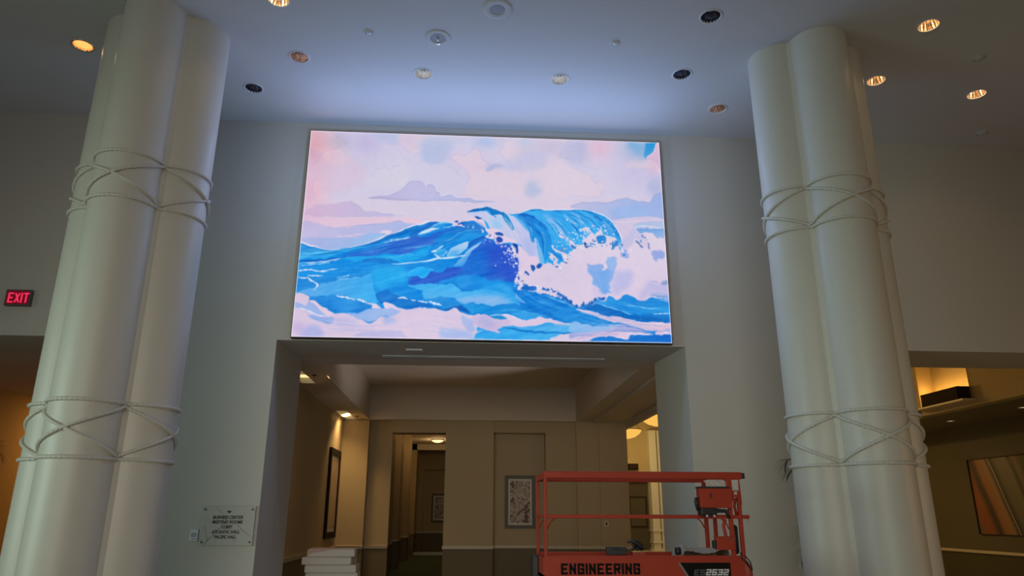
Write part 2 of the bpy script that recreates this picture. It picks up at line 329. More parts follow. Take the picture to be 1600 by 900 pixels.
# ------------------------------------------------------------------ LED wall
# ---- the picture shown on the LED wall: painted as colour per grid point, brush by brush ----
ART_W, ART_H = 820, 492          # grid points across and down the screen
def paint_wave():
    SS = 2
    W, H = ART_W*SS, ART_H*SS
    rng = np.random.RandomState(7)
    # sketch frame: the four corners of the picture in the sketch the outlines below were drawn in
    src = [(488,209),(1027,229),(1047,540),(458,528)]; dst = [(0,0),(1,0),(1,1),(0,1)]
    A = []
    for (x,y),(u,v) in zip(src,dst):
        A.append([x,y,1,0,0,0,-u*x,-u*y,u]); A.append([0,0,0,x,y,1,-v*x,-v*y,v])
    A = np.array(A,float); h = np.linalg.solve(A[:,:8],A[:,8]); Hm = np.append(h,1).reshape(3,3)
    Hi = np.linalg.inv(Hm)
    def uv(p):
        p = np.asarray(p,float); q = np.c_[p,np.ones(len(p))]@Hm.T
        return q[:,:2]/q[:,2:]*[W,H]
    TL = {'A':(450,310,8.18),'B':(600,310,8.18),'C':(740,310,8.18),'D':(890,310,8.18),
          'E':(450,420,7.5),'F':(600,420,7.5),'G':(740,420,7.5),'H':(890,420,7.5),
          'S':(480,205,7.5),'T':(660,205,7.5),'U':(845,215,7.5),'X':(0,0,1),'Z':(450,200,2.608)}
    def pts(spec):
        out=[]; cur=TL['X']
        for s in spec:
            if isinstance(s,str): cur=TL[s]
            else: out.append((cur[0]+s[0]/cur[2],cur[1]+s[1]/cur[2]))
        return np.array(out)
    gx,gy = np.meshgrid((np.arange(W)+.5)/W,(np.arange(H)+.5)/H)
    q = np.stack([gx,gy,np.ones_like(gx)],-1)@Hi.T
    SX,SY = q[...,0]/q[...,2], q[...,1]/q[...,2]
    def noise(scale, oct=3, seed=0):
        r=np.random.RandomState(seed); out=np.zeros((H,W)); amp=1; tot=0
        for o in range(oct):
            n=int(scale*2**o)+2; m=int(scale*2**o*H/W)+3
            g=r.rand(m,n+1)
            yy=np.linspace(0,m-1.001,H); xx=np.linspace(0,n-1.001,W)
            y0=yy.astype(int); x0=xx.astype(int); fy=(yy-y0)[:,None]; fx=(xx-x0)[None]
            fy=fy*fy*(3-2*fy); fx=fx*fx*(3-2*fx)
            a=g[y0][:,x0]; b=g[y0][:,x0+1]; c=g[y0+1][:,x0]; d=g[y0+1][:,x0+1]
            out+=amp*((a*(1-fx)+b*fx)*(1-fy)+(c*(1-fx)+d*fx)*fy); tot+=amp; amp*=.5
        return out/tot-.5
    N1=noise(14,4,1); N2=noise(14,4,2); N3=noise(70,3,3); N4=noise(70,3,4); NC=noise(9,5,5)
    img=np.zeros((H,W,3)); img[:]=(214,203,224)
    def blur(m,r):
        r=int(round(r))
        if r<1: return m
        for _ in range(2):
            for ax in (0,1):
                c=np.cumsum(np.concatenate([np.repeat(np.take(m,[0],ax),r+1,ax),m,np.repeat(np.take(m,[-1],ax),r,ax)],ax),ax)
                n=m.shape[ax]
                m=(np.take(c,range(2*r+1,2*r+1+n),ax)-np.take(c,range(0,n),ax))/(2*r+1)
        return m
    def splat(x,y,rx,ry,col,a=.8):
        m=np.exp(-((SX-x)/rx)**2-((SY-y)/ry)**2)*a
        img[:]=img*(1-m[...,None])+np.array(col)*m[...,None]
    def smooth(P,closed=True,n=6):
        if len(P)<3: return P
        out=[]; L=len(P)
        rngi=range(L) if closed else range(L-1)
        for i in rngi:
            if closed: a,b,c,d=P[i-1],P[i],P[(i+1)%L],P[(i+2)%L]
            else: a,b,c,d=P[max(i-1,0)],P[i],P[i+1],P[min(i+2,L-1)]
            for t in np.arange(n)/n:
                out.append(.5*((2*b)+(-a+c)*t+(2*a-5*b+4*c-d)*t*t+(-a+3*b-3*c+d)*t**3))
        if not closed: out.append(P[-1])
        return np.array(out)
    def fill(P,wob,rag,soft):
        # P in screen grid px; returns window + mask
        pad=int(6+soft*6+wob+rag)
        x0=max(int(P[:,0].min())-pad,0); x1=min(int(P[:,0].max())+pad,W); y0=max(int(P[:,1].min())-pad,0); y1=min(int(P[:,1].max())+pad,H)
        if x1-x0<2 or y1-y0<2: return None
        yy,xx=np.mgrid[y0:y1,x0:x1].astype(float)
        sl=(slice(y0,y1),slice(x0,x1))
        if wob: xx=xx+N1[sl]*wob*2; yy=yy+N2[sl]*wob*2
        if rag: xx=xx+N3[sl]*rag*4.5; yy=yy+N4[sl]*rag*4.5
        m=np.zeros(xx.shape,bool)
        Q=np.roll(P,-1,0)
        for (ax,ay),(bx,by) in zip(P,Q):
            if abs(ay-by)<1e-9: continue
            lo,hi=min(ay,by),max(ay,by)
            r0=max(int(np.floor(lo-y0-wob*1.2-rag*3-2)),0); r1=min(int(np.ceil(hi-y0+wob*1.2+rag*3+2)),m.shape[0])
            if r1<=r0: continue
            Y=yy[r0:r1]; X=xx[r0:r1]
            m[r0:r1]^=((ay>Y)!=(by>Y))&(X<(bx-ax)*(Y-ay)/(by-ay)+ax)
        mm=m.astype(float)
        if soft: mm=blur(mm,soft if soft<4 else soft*1.9)
        return sl,mm
    def poly(spec,col,col2=None,axis='y',a=1.,wob=0,rag=0,soft=0,tex=10,sm=True,edge=None,flip=0):
        P=uv(pts(spec)); 
        if sm: P=smooth(P)
        r=fill(P,wob,rag,soft)
        if r is None: return
        sl,m=r
        c=np.array(col,float)
        if col2 is not None:
            g=(gy if axis=='y' else gx)[sl]; s=W if axis=='x' else H; k=0 if axis=='x' else 1
            lo,hi=P[:,k].min()/s,P[:,k].max()/s
            t=np.clip((g-lo)/(hi-lo+1e-6),0,1)[...,None]
            t=np.clip(t+NC[sl][...,None]*.25,0,1)
            c=c*(1-t)+np.array(col2,float)*t
        c=c+NC[sl][...,None]*tex*np.array([2.2,1.6,.8])
        mm=(m*a)[...,None]
        if edge is not None:        # darker or lighter pigment rim inside the outline
            inner=blur(m,5); e=(np.clip((1-inner)*2,0,1)*m)[...,None]
            c=c*(1-e*.6)+np.array(edge,float)*e*.6
        img[sl]=img[sl]*(1-mm)+c*mm
    def line(spec,w,col,a=1.,soft=1,wob=0,rag=0,taper=True):
        P=smooth(uv(pts(spec)),False,8)
        d=np.gradient(P,axis=0); d/=np.linalg.norm(d,axis=1)[:,None]+1e-9; nrm=np.c_[-d[:,1],d[:,0]]
        k=np.linspace(0,1,len(P)); ww=w*W/570.*.5*(np.sin(np.pi*k)**.6*.95+.05 if taper else np.ones_like(k))
        ww=ww*(1+.35*np.sin(k*23+w*7))
        Q=np.r_[P+nrm*ww[:,None],(P-nrm*ww[:,None])[::-1]]
        r=fill(Q,wob,rag,soft)
        if r is None: return
        sl,m=r; mm=(m*a)[...,None]; img[sl]=img[sl]*(1-mm)+np.array(col,float)*mm
    def dots(n,cx,cy,sx,sy,r0,r1,col,ang=0,seed=1):
        r=np.random.RandomState(seed)
        for i in range(n):
            dx,dy=r.randn()*sx,r.randn()*sy
            x=cx+dx*math.cos(ang)-dy*math.sin(ang); y=cy+dx*math.sin(ang)+dy*math.cos(ang)
            rr=r.uniform(r0,r1); t=np.linspace(0,2*np.pi,9)[:-1]; e=r.uniform(.6,1.3)
            poly(['X']+[(x+rr*math.cos(k)*e,y+rr*math.sin(k)/e) for k in t],col,tex=0,soft=1)
    def flow(ga,gb,n,cols,w0,w1,al,seed):
        r=np.random.RandomState(seed); A_=smooth(pts(ga),False,8); B_=smooth(pts(gb),False,8)
        ra=lambda P:np.stack([np.interp(np.linspace(0,1,40),np.linspace(0,1,len(P)),P[:,k]) for k in (0,1)],-1)
        A_,B_=ra(A_),ra(B_)
        for k in range(n):
            f=(k+r.rand())/n; s=r.uniform(0,.55); e=min(1,s+r.uniform(.25,.6)); Q=(A_*(1-f)+B_*f)[int(s*39):int(e*39)+1:4]
            if len(Q)<3: continue
            Q=Q+r.randn(len(Q),2)*.35
            line(['X']+[tuple(q_) for q_ in Q],r.uniform(w0,w1),cols[r.randint(len(cols))],a=al*r.uniform(.6,1.1),soft=1,rag=1)
    WH=(230,220,238); PK=(222,202,224); LV=(176,182,224); LB=(134,182,236)
    CY=(46,172,240); SB=(28,145,228); MB=(30,128,218); DB=(44,100,206); IN=(46,86,198); NV=(20,98,178); LC=(110,195,240)
    # sky washes
    for s in [(492,235,30,45,(212,158,174),.85),(484,300,26,50,(228,180,200),.8),(478,360,30,40,(222,186,208),.7),(533,226,18,14,(182,176,200),.8),(575,230,26,20,(196,182,216),.8),
              (612,213,18,10,(180,192,222),.8),(640,226,14,14,(204,190,220),.7),(512,245,12,10,(222,186,206),.8),(560,262,30,14,(206,194,216),.6),
              (672,236,16,18,(176,192,226),.9),(700,222,24,10,(180,196,228),.7),(758,228,18,10,(178,192,226),.9),(735,262,30,16,(214,198,222),.7),
              (822,228,18,12,(184,198,230),.8),(828,252,22,14,(188,190,222),.8),(860,236,26,16,(190,188,222),.8),(905,240,14,20,(186,184,216),.9),(935,235,22,20,(226,188,206),.9),
              (985,240,22,22,(178,184,214),.9),(1018,262,10,26,(214,184,212),.8),(770,266,16,5,(184,190,220),.7),(800,265,20,8,(196,192,222),.6),(832,300,12,14,(180,192,224),.8),(990,280,30,20,(198,188,220),.5),
              (1018,300,12,16,(182,188,220),.7),(880,290,30,30,(214,206,226),.8),(640,290,50,30,(212,206,224),.8),(760,320,80,14,(214,202,226),.6),(860,330,50,10,(220,204,222),.6)]: splat(*s)
    NS=noise(5,5,61); up_=np.clip((322-SY)/14.,0,1)
    tide=np.exp(-((NS-.03)/.005)**2)+.8*np.exp(-((NS+.07)/.005)**2)
    img+=up_[...,None]*(np.tanh((NS-.03)/.012)[...,None]*np.array([5,1,-3])-tide[...,None]*np.array([11,10,5])*np.clip(N1*3+.6,0,1)[...,None])
    # cloud edges top
    poly(['S',(60,415),(150,370),(200,300),(300,240),(370,232),(430,245),(470,320),(560,370),(620,430),(700,600),(300,760),(60,640)],(220,192,212),a=.45,soft=5,rag=6,tex=4)
    line(['S',(60,420),(140,380),(175,310),(240,262),(300,238),(400,232),(440,250),(470,310),(540,345)],1.1,(190,165,190),a=.6,soft=2,rag=4)
    poly(['S',(720,580),(780,560),(800,500),(850,480),(930,480),(1000,485),(1050,450),(1150,430),(1200,620),(1000,700),(760,700)],(212,206,224),a=.8,soft=4,rag=6,tex=4)
    line(['S',(690,560),(740,580),(790,540),(800,500),(860,462),(960,480),(1040,450),(1140,425)],1.0,(188,180,204),a=.7,soft=2,rag=5)
    poly(['S',(740,70),(960,75),(1085,120),(1070,180),(980,185),(840,140)],(184,190,224),a=.7,soft=4,rag=6)
    poly(['S',(1325,180),(1360,150),(1500,140),'T',(320,160),(330,300),(240,420),(200,440),(30,410),(0,350)],(180,190,224),a=.7,soft=5,rag=8)
    poly(['T',(745,505),(820,485),(880,460),(960,450),(900,435),(800,440),(745,470)],(176,182,216),a=.8,soft=2,rag=4)
    poly(['T',(1000,400),(1090,460),(1120,495),(1250,490),(1400,470),(1420,300),(1200,300)],(190,192,224),a=.6,soft=6,rag=8)
    line(['T',(1060,440),(1110,490),(1180,490)],.9,(172,178,210),a=.6,soft=2)
    poly(['T',(1230,640),(1330,630),(1320,700),(1420,750),(1350,770),(1290,810),(1230,800),(1200,720)],(178,190,222),a=.6,soft=4,rag=6)
    poly(['U',(190,270),(280,300),(370,340),(480,310),(500,130),(300,100),(200,200)],(184,186,218),a=.5,soft=6,rag=6)
    line(['U',(180,265),(230,275),(340,300),(370,340),(440,325)],.9,(168,172,208),a=.6,soft=2,rag=3)
    line(['U',(590,370),(750,375)],.8,(206,180,204),a=.7,soft=2)
    line(['U',(985,470),(1040,440),(1100,430)],.8,(188,178,208),a=.7,soft=2)
    # top right blue patch
    poly(['U',(1000,110),(1160,105),(1370,108),(1370,125),(1310,150),(1300,200),(1250,240),(1215,300),(1120,300),(1060,230)],(100,170,220),(160,186,220),axis='y',a=.75,soft=8,rag=4)
    poly(['U',(1220,108),(1372,108),(1375,125),(1315,145),(1300,205),(1250,245),(1215,300),(1190,200)],(36,150,214),(90,165,220),a=.95,soft=3,rag=4)
    poly(['U',(1380,120),(1325,135),(1308,165),(1305,205),(1255,245),(1225,300),(1300,320),(1400,420)],(226,186,210),(206,182,214),soft=1,rag=4,tex=4)
    line(['U',(1375,122),(1320,138),(1305,170),(1300,210),(1250,248),(1220,300)],1.1,WH,soft=1,rag=4)
    poly(['U',(1240,600),(1280,560),(1330,520),(1400,500),(1410,700),(1250,680)],(182,186,220),a=.6,soft=4,rag=6)
    # middle cloud bank
    poly(['S',(720,815),(860,795),(1000,770),(1090,730),(1150,680),(1200,630),(1290,618),(1360,640),(1395,690),'T',(45,690),(60,665),(110,655),(155,680),(165,730),(205,745),(215,795),(270,785),(330,775),(375,800),(400,815),(540,815),(640,845),(860,860),(620,872),(400,858),(160,850),(0,855),'S',(1240,845),(1100,848),(940,835)],(196,184,220),(170,184,226),axis='x',rag=2,soft=1,edge=(166,166,206))
    line(['T',(45,720),(45,690),(65,660),(110,650),(160,680),(165,730),(205,745),(215,795),(290,775),(350,775),(390,812),(560,815),(720,850)],.9,(230,226,244),a=.8,soft=1,rag=2)
    poly(['T',(60,690),(110,665),(150,690),(150,800),(60,800)],(192,184,222),a=.6,soft=3)
    poly(['S',(730,812),(900,830),(1100,846),(1240,838),(1000,815),(860,800)],(178,170,206),a=.7,soft=2)
    # lower left cloud bank
    poly(['A',(230,240),(420,265),(640,265),(700,272),(900,262),(1150,270),(1330,262),(1380,255),(1309,235),(1180,222),(1080,200),(990,200),(950,165),(900,105),(820,80),(700,80),(600,100),(420,110),(300,160)],(214,182,212),(186,184,222),axis='x',a=.9,rag=3,soft=2)
    line(['A',(900,105),(950,165),(1000,205),(1100,198),(1170,222),(1309,240),'B',(120,248),(280,258)],1.1,(172,172,206),a=.8,soft=1)
    line(['A',(330,250),(430,272),(640,268),(720,274),(900,262),(1100,268),(1309,270),'B',(200,262)],.9,(176,170,206),a=.7,soft=1)
    poly(['A',(225,245),(420,275),(700,280),(1309,280),'B',(0,280),(400,300),(500,340),(300,360),(0,340),'A',(900,390),(600,400),(380,370),(220,330)],(226,194,216),a=.8,soft=3,rag=3)
    poly(['A',(205,330),(380,345),(500,380),(700,400),(900,375),(1100,360),(1309,343),'B',(100,340),(210,322),(290,350),(430,375),(200,460),(0,545),'A',(850,650),(500,680),(190,600)],(196,186,222),(168,182,228),axis='x',rag=2,soft=2)
    line(['A',(700,398),(900,378),(1150,360),(1309,343),'B',(100,340),(205,320),(260,350)],1.0,(160,164,210),a=.8,soft=1)
    line(['A',(600,520),(700,512),(820,508),(900,490),(1050,475)],1.4,(226,208,226),soft=1)
    line(['A',(190,528),(400,528),(480,500)],1.0,(160,166,214),a=.7,soft=1)
    poly(['B',(0,440),(60,440),(110,455),(60,500),(0,530),'A',(1250,480),(1180,470),(1220,445)],(226,206,226),soft=2)
    poly(['A',(200,540),(400,545),(600,535),(800,540),(900,530),(1040,480),(1150,475),(1270,490),(1200,550),(900,630),(640,670),(480,670),(330,625),(200,580)],(172,180,226),(150,188,234),axis='x',soft=1,rag=2,edge=(150,178,230))
    line(['A',(190,590),(320,630),(460,668),(560,688),(660,688),(850,650),(1000,610),(1150,560),(1290,500),'B',(40,515),(200,450),(400,372),(470,362),(560,330),(620,328),(760,340),(880,340)],2.2,(228,224,240),soft=1,rag=2,taper=False)
    # right background hills and sea
    poly(['D',(0,155),(110,105),(300,92),(480,100),(600,62),(720,45),(860,85),(1000,92),(1040,15),(1100,-20),(1200,-20),(1280,320),(500,330),(400,260),(200,190)],(190,190,224),(152,178,230),axis='x',soft=1,rag=2,edge=(158,172,216),tex=5)
    line(['D',(0,150),(110,102),(300,90),(490,98),(600,60),(720,43),(850,84),(960,93),(1010,88),(1045,15),(1100,-5),(1150,-5)],.9,(150,164,208),a=.8,soft=1,rag=2)
    poly(['D',(510,200),(700,120),(860,120),(1000,230),(900,310),(560,310)],(150,182,234),a=.7,soft=8)
    for yy_,c in [(215,(170,186,226)),(255,(176,190,230)),(330,(150,170,214)),(345,(196,196,226))]: line(['D',(480,yy_),(700,yy_+5),(900,yy_-8),(1160,yy_-5)],.9,c,a=.6,soft=1)
    poly(['D',(500,325),(1180,315),(1230,900),(640,900),(560,400)],(206,196,224),(216,196,222),tex=6)
    poly(['D',(790,380),(900,345),(1170,330),(1180,410),(1000,420),(830,410)],(176,190,226),soft=1)
    poly(['D',(830,430),(1000,418),(1180,430),(1200,590),(1140,580),(1000,505),(880,480)],(110,165,224),(160,180,228),soft=1,rag=5,edge=(90,150,214))
    line(['D',(800,400),(950,395),(1170,425)],1.6,(220,224,242),soft=1); line(['D',(880,360),(1160,350)],1.,(208,212,238),soft=1)
    line(['D',(560,340),(700,345),(800,330),(1160,320)],1.5,(224,208,228),soft=1)
    # ---- body of the sea
    poly(['A',(120,610),(190,600),(300,640),(430,668),(560,690),(680,682),(850,652),(1000,617),(1150,572),(1300,500),'B',(50,520),(200,460),(400,380),(440,378),(520,362),(600,335),(720,345),(870,355),(940,340),(1010,322),(1150,325),(1240,400),'C',(140,420),(180,480),(330,600),(460,620),(560,800),(600,1000),'G',(500,400),(900,420),(1200,450),'H',(200,480),(420,380),(540,390),(640,330),(780,395),(900,370),(1180,380),(1220,900),'E',(1200,1000),(40,900),(60,300),'A',(100,860)],SB,MB,axis='x',tex=12,rag=1)
    # left swell tones
    poly(['A',(150,610),(300,650),(560,692),(480,760),(160,760)],(58,152,220),a=.9,soft=3,rag=3)
    poly(['A',(150,730),(500,700),(850,655),(1000,640),(700,730),(500,790),(150,800)],(60,170,234),a=.9,soft=3,rag=4)
    line(['A',(170,735),(400,722),(600,705)],1.3,LC,soft=1); line(['A',(180,760),(450,740),(700,700),(900,660)],1.2,(20,112,196),a=.8,soft=1)
    line(['A',(160,780),(450,775),(650,740),(900,670)],1.6,CY,soft=1)
    poly(['A',(160,815),(450,805),(600,790),(700,795),(500,840),(160,840)],(20,105,196),a=.9,soft=1,rag=2)
    line(['A',(160,855),(350,850),(560,820),(700,795)],2.0,(190,214,242),soft=1,rag=2)
    line(['A',(160,885),(350,868),(560,850)],1.5,(160,205,242),soft=1)
    poly(['A',(700,770),(900,710),(1100,660),(1309,600),'B',(0,605),(200,560),(330,520),(450,500),(560,520),(700,460),(900,420),(760,520),(650,620),(450,650),(300,740),(0,740),'A',(1200,740),(1000,770),(850,770)],DB,(52,104,206),axis='x',rag=3,soft=2)
    poly(['A',(1000,690),(1200,650),(1309,640),'B',(150,600),(360,590),(300,700),(0,720),'A',(1100,700)],(44,92,202),a=.8,soft=4,rag=3)
    poly(['A',(860,655),(1000,618),(1150,572),(1309,498),'B',(200,462),(420,382),(440,430),(240,500),(0,560),'A',(1150,620),(980,640)],(26,122,206),soft=2,rag=2,edge=(24,104,186))
    poly(['B',(440,430),(600,338),(720,345),(640,390),(540,440),(460,490),(300,560),(350,480)],(30,110,200),soft=2,rag=2)
    poly(['A',(750,770),(1000,770),(1309,750),'B',(100,760),(390,740),(460,700),(600,640),(560,740),(450,800),(200,850),(0,830),'A',(1000,800),(850,830)],(34,165,236),soft=3,rag=4)
    poly(['A',(960,820),(1100,790),(1309,800),'B',(100,800),(200,850),(0,860),'A',(1100,850)],(24,120,208),soft=2,rag=3)
    poly(['B',(640,600),(760,480),(900,430),(1150,400),(1280,440),(1200,520),(1060,570),(900,640),(760,620)],(34,140,222),soft=5,rag=4)
    poly(['B',(960,330),(1130,330),(1240,380),(1290,460),(1000,460),(880,500),(820,440),(900,400)],(40,122,208),soft=4,rag=2)
    # streaks in the rising face
    poly(['B',(430,500),(520,440),(620,400),(700,350),(800,350),(700,420),(560,480),(480,520)],(46,150,226),soft=2,rag=2)
    poly(['B',(440,492),(500,455),(570,420),(640,410),(710,412),(620,445),(540,480)],(200,222,244),soft=1,rag=2)
    line(['B',(600,405),(700,355),(800,345),(870,352)],2.4,(120,190,240),soft=1)
    line(['B',(740,405),(830,400),(900,370)],1.4,(180,214,244),soft=1)
    line(['B',(0,602),(80,580),(130,560),(220,555),(345,525)],2.6,(226,228,244),soft=1,rag=1)
    line(['B',(690,590),(860,550),(960,480),(1080,445),(1240,435)],1.3,(90,190,240),soft=1,rag=1)
    line(['B',(600,640),(700,600),(850,545),(1000,520)],1.0,(20,104,196),a=.7,soft=1)
    poly(['B',(860,660),(960,560),(1060,480),(1200,480),(1290,520),(1180,570),(1090,600),(1000,620)],(38,150,228),soft=3,rag=3)
    poly(['B',(1050,640),(1090,590),(1240,520),(1290,530),(1150,620),(1090,660)],(30,100,198),soft=1,rag=2)
    poly(['B',(840,690),(930,630),(1065,575),(1070,600),(1060,660),(1000,720),(940,760),(880,780),(810,770)],(196,214,242),(110,190,240),axis='y',soft=1,rag=2)
    poly(['B',(820,760),(870,710),(960,700),(920,770)],(90,178,236),a=.8,soft=3)
    poly(['B',(1240,595),(1200,640),(1110,730),(1040,850),(1000,900),(880,900),(940,820),(1040,720),(1120,660)],(200,220,244),(60,160,234),axis='y',soft=1,rag=1)
    line(['B',(870,900),(960,800),(1040,720)],2.0,(20,112,206),a=.8,soft=1)
    poly(['B',(610,715),(680,670),(765,628),(740,665),(680,690),(660,720)],(196,226,244),soft=1,rag=2)
    poly(['B',(660,735),(700,680),(780,690),(810,700),(760,760),(700,780)],(50,165,234),soft=1,rag=2,edge=(120,200,240))
    line(['B',(100,868),(300,855),(540,830),(680,800),(760,795),(900,785),(1000,765),(1050,765)],2.6,(206,230,246),soft=1,rag=1)
    line(['B',(640,735),(670,765),(700,785),(740,790)],2.4,(220,226,244),soft=1,rag=1)
    line(['B',(740,790),(800,720),(810,700)],1.4,(150,205,242),soft=1)
    line(['B',(0,770),(150,780),(280,745),(390,740)],1.2,(80,190,240),soft=1)
    flow(['A',(190,615),(560,695),(1000,625),'B',(0,550),(400,390),(640,345)],['A',(160,860),(600,800),(1000,760),'B',(100,720),(500,640),(800,430)],34,[(20,104,196),(60,170,238),(24,96,188),(36,150,232),(90,190,242)],.5,1.5,.6,41)
    flow(['B',(200,640),(500,600),(760,470),(1000,380)],['B',(300,800),(600,760),(900,620),(1240,470)],16,[(20,104,196),(60,170,238),(24,96,188),(120,200,242)],.5,1.4,.6,42)
    flow(['E',(150,60),(600,20),'F',(100,20),(500,0)],['E',(120,300),(600,200),'F',(100,200),(600,210)],18,[(30,128,214),(80,180,240),(24,120,208)],.5,1.4,.45,43)
    # shadowed barrel
    poly(['B',(1290,540),'C',(60,570),(160,555),(230,570),(290,620),(380,600),(450,620),(500,700),(560,790),(590,900),'G',(520,30),(500,110),(470,170),(300,170),(100,150),(-80,120),'F',(700,160),(640,210),(480,210),(300,180),(310,125),(400,115),(500,130),(560,60),(680,70),(760,20),(860,0),'B',(1000,900),(1060,840),(1110,730),(1240,600)],(40,112,212),(48,92,204),axis='x',soft=2,rag=2)
    poly(['C',(260,640),(400,640),(520,790),(580,900),'G',(500,80),(470,150),(330,100),(250,0),'C',(180,800)],(50,88,204),a=.8,soft=8)
    poly(['B',(1020,880),(1100,760),(1240,690),(1309,900),'F',(1200,140),(1000,130),(900,60)],(34,122,216),a=.7,soft=10)
    # undertow shape
    poly(['F',(300,180),(310,125),(400,115),(440,130),(500,120),(540,60),(620,65),(680,75),(740,20),(850,10),(900,40),(820,110),(720,160),(640,210),(560,205),(480,208),(320,212)],(46,90,202),(44,98,206),soft=1,rag=3,edge=(40,96,200))
    poly(['F',(640,190),(720,150),(850,120),(980,110),(1190,130),(1190,290),(1000,275),(920,270),(850,220),(780,190),(660,212)],(36,142,226),soft=3,rag=3)
    line(['F',(640,205),(780,190),(850,225),(920,270),(1005,272)],1.2,(20,104,200),a=.8,soft=1)
    poly(['F',(860,130),(960,110),(1000,180),(950,230),(870,210)],(44,150,230),a=.6,soft=4,edge=(70,170,236))
    poly(['F',(285,85),(350,25),(430,5),(530,20),(590,45),(530,70),(500,120),(450,135),(400,112),(330,115)],(36,170,242),soft=1,rag=3,edge=(90,190,244))
    poly(['E',(970,60),(1100,10),(1200,0),'F',(200,0),(290,60),(280,180),(100,200),(0,260),'E',(1000,200)],(44,174,240),a=.8,soft=6,rag=4)
    # pale water under the barrel
    poly(['F',(300,220),(460,205),(600,205),(700,210),(790,195),(860,240),(920,275),(1050,280),'G',(-60,280),(200,260),(400,330),(560,420),(350,440),(200,450),(0,430),'F',(900,430),(800,350),(600,380),(480,370),(450,270)],(64,178,240),(96,180,240),soft=2,rag=4)
    poly(['F',(850,380),(1000,355),(1180,350),'G',(200,350),(380,360),(430,400),(300,440),(150,440),(0,425),'F',(1000,430),(900,420)],(142,186,236),a=.9,soft=4,rag=4)
    poly(['G',(100,200),(300,160),(420,260),(560,380),(480,420),(300,300),(100,260)],(48,168,238),a=.8,soft=8)
    line(['G',(300,200),(420,300),(560,400)],5,(90,186,242),a=.6,soft=6); line(['G',(240,220),(420,340),(560,430)],4,(24,134,222),a=.5,soft=6)
    # flank of the wave to the right of barrel
    poly(['G',(440,260),(520,270),(620,280),(740,290),(900,340),(1050,400),(1200,470),'H',(60,480),(300,450),(600,560),(800,640),(600,620),(200,560),(0,520),'G',(1200,640),(1000,620),(860,590),(640,560),(500,500),(640,480),(560,400)],(30,128,216),(22,118,206),axis='y',soft=2,rag=3)
    for k,(a0,b0,c0) in enumerate([((560,290),(800,420),(1180,540)),((640,290),(860,380),(1190,500)),((520,330),(760,470),(1100,600)),((480,400),(700,500),(980,600)),((700,330),(900,440),(1190,600))]):
        line(['G',a0,b0,c0],3.0,[(58,164,236),(20,110,204),(36,150,230),(24,116,208),(44,150,226)][k],a=.7,soft=3,rag=3)
    line(['G',(820,330),(960,390),(1100,440),(1200,500)],2.2,(110,196,242),a=.9,soft=2)
    # middle dark band and bottom ribbons
    poly(['G',(0,430),(120,440),(230,460),(330,440),(500,435),(640,500),(850,570),(880,600),(640,600),(600,625),(540,600),(420,560),(250,560),(0,545),'F',(1000,545),(930,520),(980,430),(1100,425)],(36,152,226),(30,130,214),axis='x',soft=1,rag=3,edge=(26,116,202))
    line(['G',(330,510),(500,510),(640,540),(850,575)],2.0,(80,180,238),soft=2)
    poly(['G',(420,540),(560,530),(740,570),(860,590),(640,610),(600,625),(540,605)],(64,170,236),a=.7,soft=3)
    # lower left blues
    poly(['E',(110,150),(250,120),(600,110),(950,90),(980,130),(800,130),(560,160),(380,220),(300,240),(120,290)],(40,140,220),soft=3,rag=3)
    poly(['E',(120,300),(300,240),(450,190),(600,150),(820,125),(975,90),(1000,200),(1040,330),(1060,420),(950,410),(800,380),(600,330),(450,340),(300,330),(120,325)],(98,170,232),(60,172,238),axis='x',soft=2,rag=4)
    poly(['E',(110,325),(250,330),(420,355),(560,350),(700,365),(820,385),(930,420),(1020,455),(900,490),(820,525),(700,520),(600,530),(540,520),(460,480),(360,420),(270,380)],(44,140,222),(34,128,214),soft=1,rag=4,edge=(40,130,212))
    poly(['E',(540,360),(640,350),(800,390),(860,450),(700,510),(560,480)],(60,160,232),a=.6,soft=6)
    poly(['E',(1040,330),(1100,285),(1200,260),'F',(80,300),(200,340),(300,380),(420,400),(560,450),(700,480),(800,450),(880,450),(960,490),(1030,540),(930,520),(820,485),(760,500),(700,500),(600,480),(480,465),(380,470),(290,495),(200,480),(120,435),(60,425),(0,420),'E',(1110,425)],(28,122,212),(24,98,190),axis='x',soft=1,rag=3,edge=(26,96,184))
    poly(['F',(160,370),(300,380),(360,420),(300,480),(200,470),(130,420)],(30,124,208),a=.8,soft=4)
    poly(['F',(560,380),(700,350),(860,410),(890,450),(760,470),(680,450)],(40,140,218),a=.9,soft=3,rag=3)
    poly(['G',(0,440),(0,540),'F',(1030,545),(960,480),(940,440),(1060,430)],(46,156,228),soft=2,rag=2)
    for s,w in [(['F',(170,362),(220,355),(290,378)],2.6),(['F',(325,380),(350,388),(375,385)],1.8),(['F',(400,392),(460,405),(530,420)],2.2),(['F',(530,412),(600,425),(680,458)],3.2),(['F',(830,452),(890,455)],1.2),(['F',(900,440),(980,430)],1.2),
                (['E',(578,332),(640,350),(720,360),(800,382)],2.6),(['E',(820,380),(870,390),(940,412)],3.4),(['E',(1065,285),(1110,280)],1.2),
                (['E',(130,115),(200,130),(255,132),(300,170),(365,205),(340,240),(320,270)],2.4),(['E',(300,278),(420,284)],1.6),(['E',(255,105),(340,98),(430,100)],1.8),
                (['E',(135,42),(250,32),(330,32)],2.4),(['E',(290,22),(340,42),(450,45),(600,22)],1.8),(['E',(590,150),(700,140),(850,125)],1.2),(['E',(590,130),(690,115),(740,90)],1.6)]:
        line(s,w,(226,226,244) if w>1.7 else (150,200,240),soft=1,rag=2)
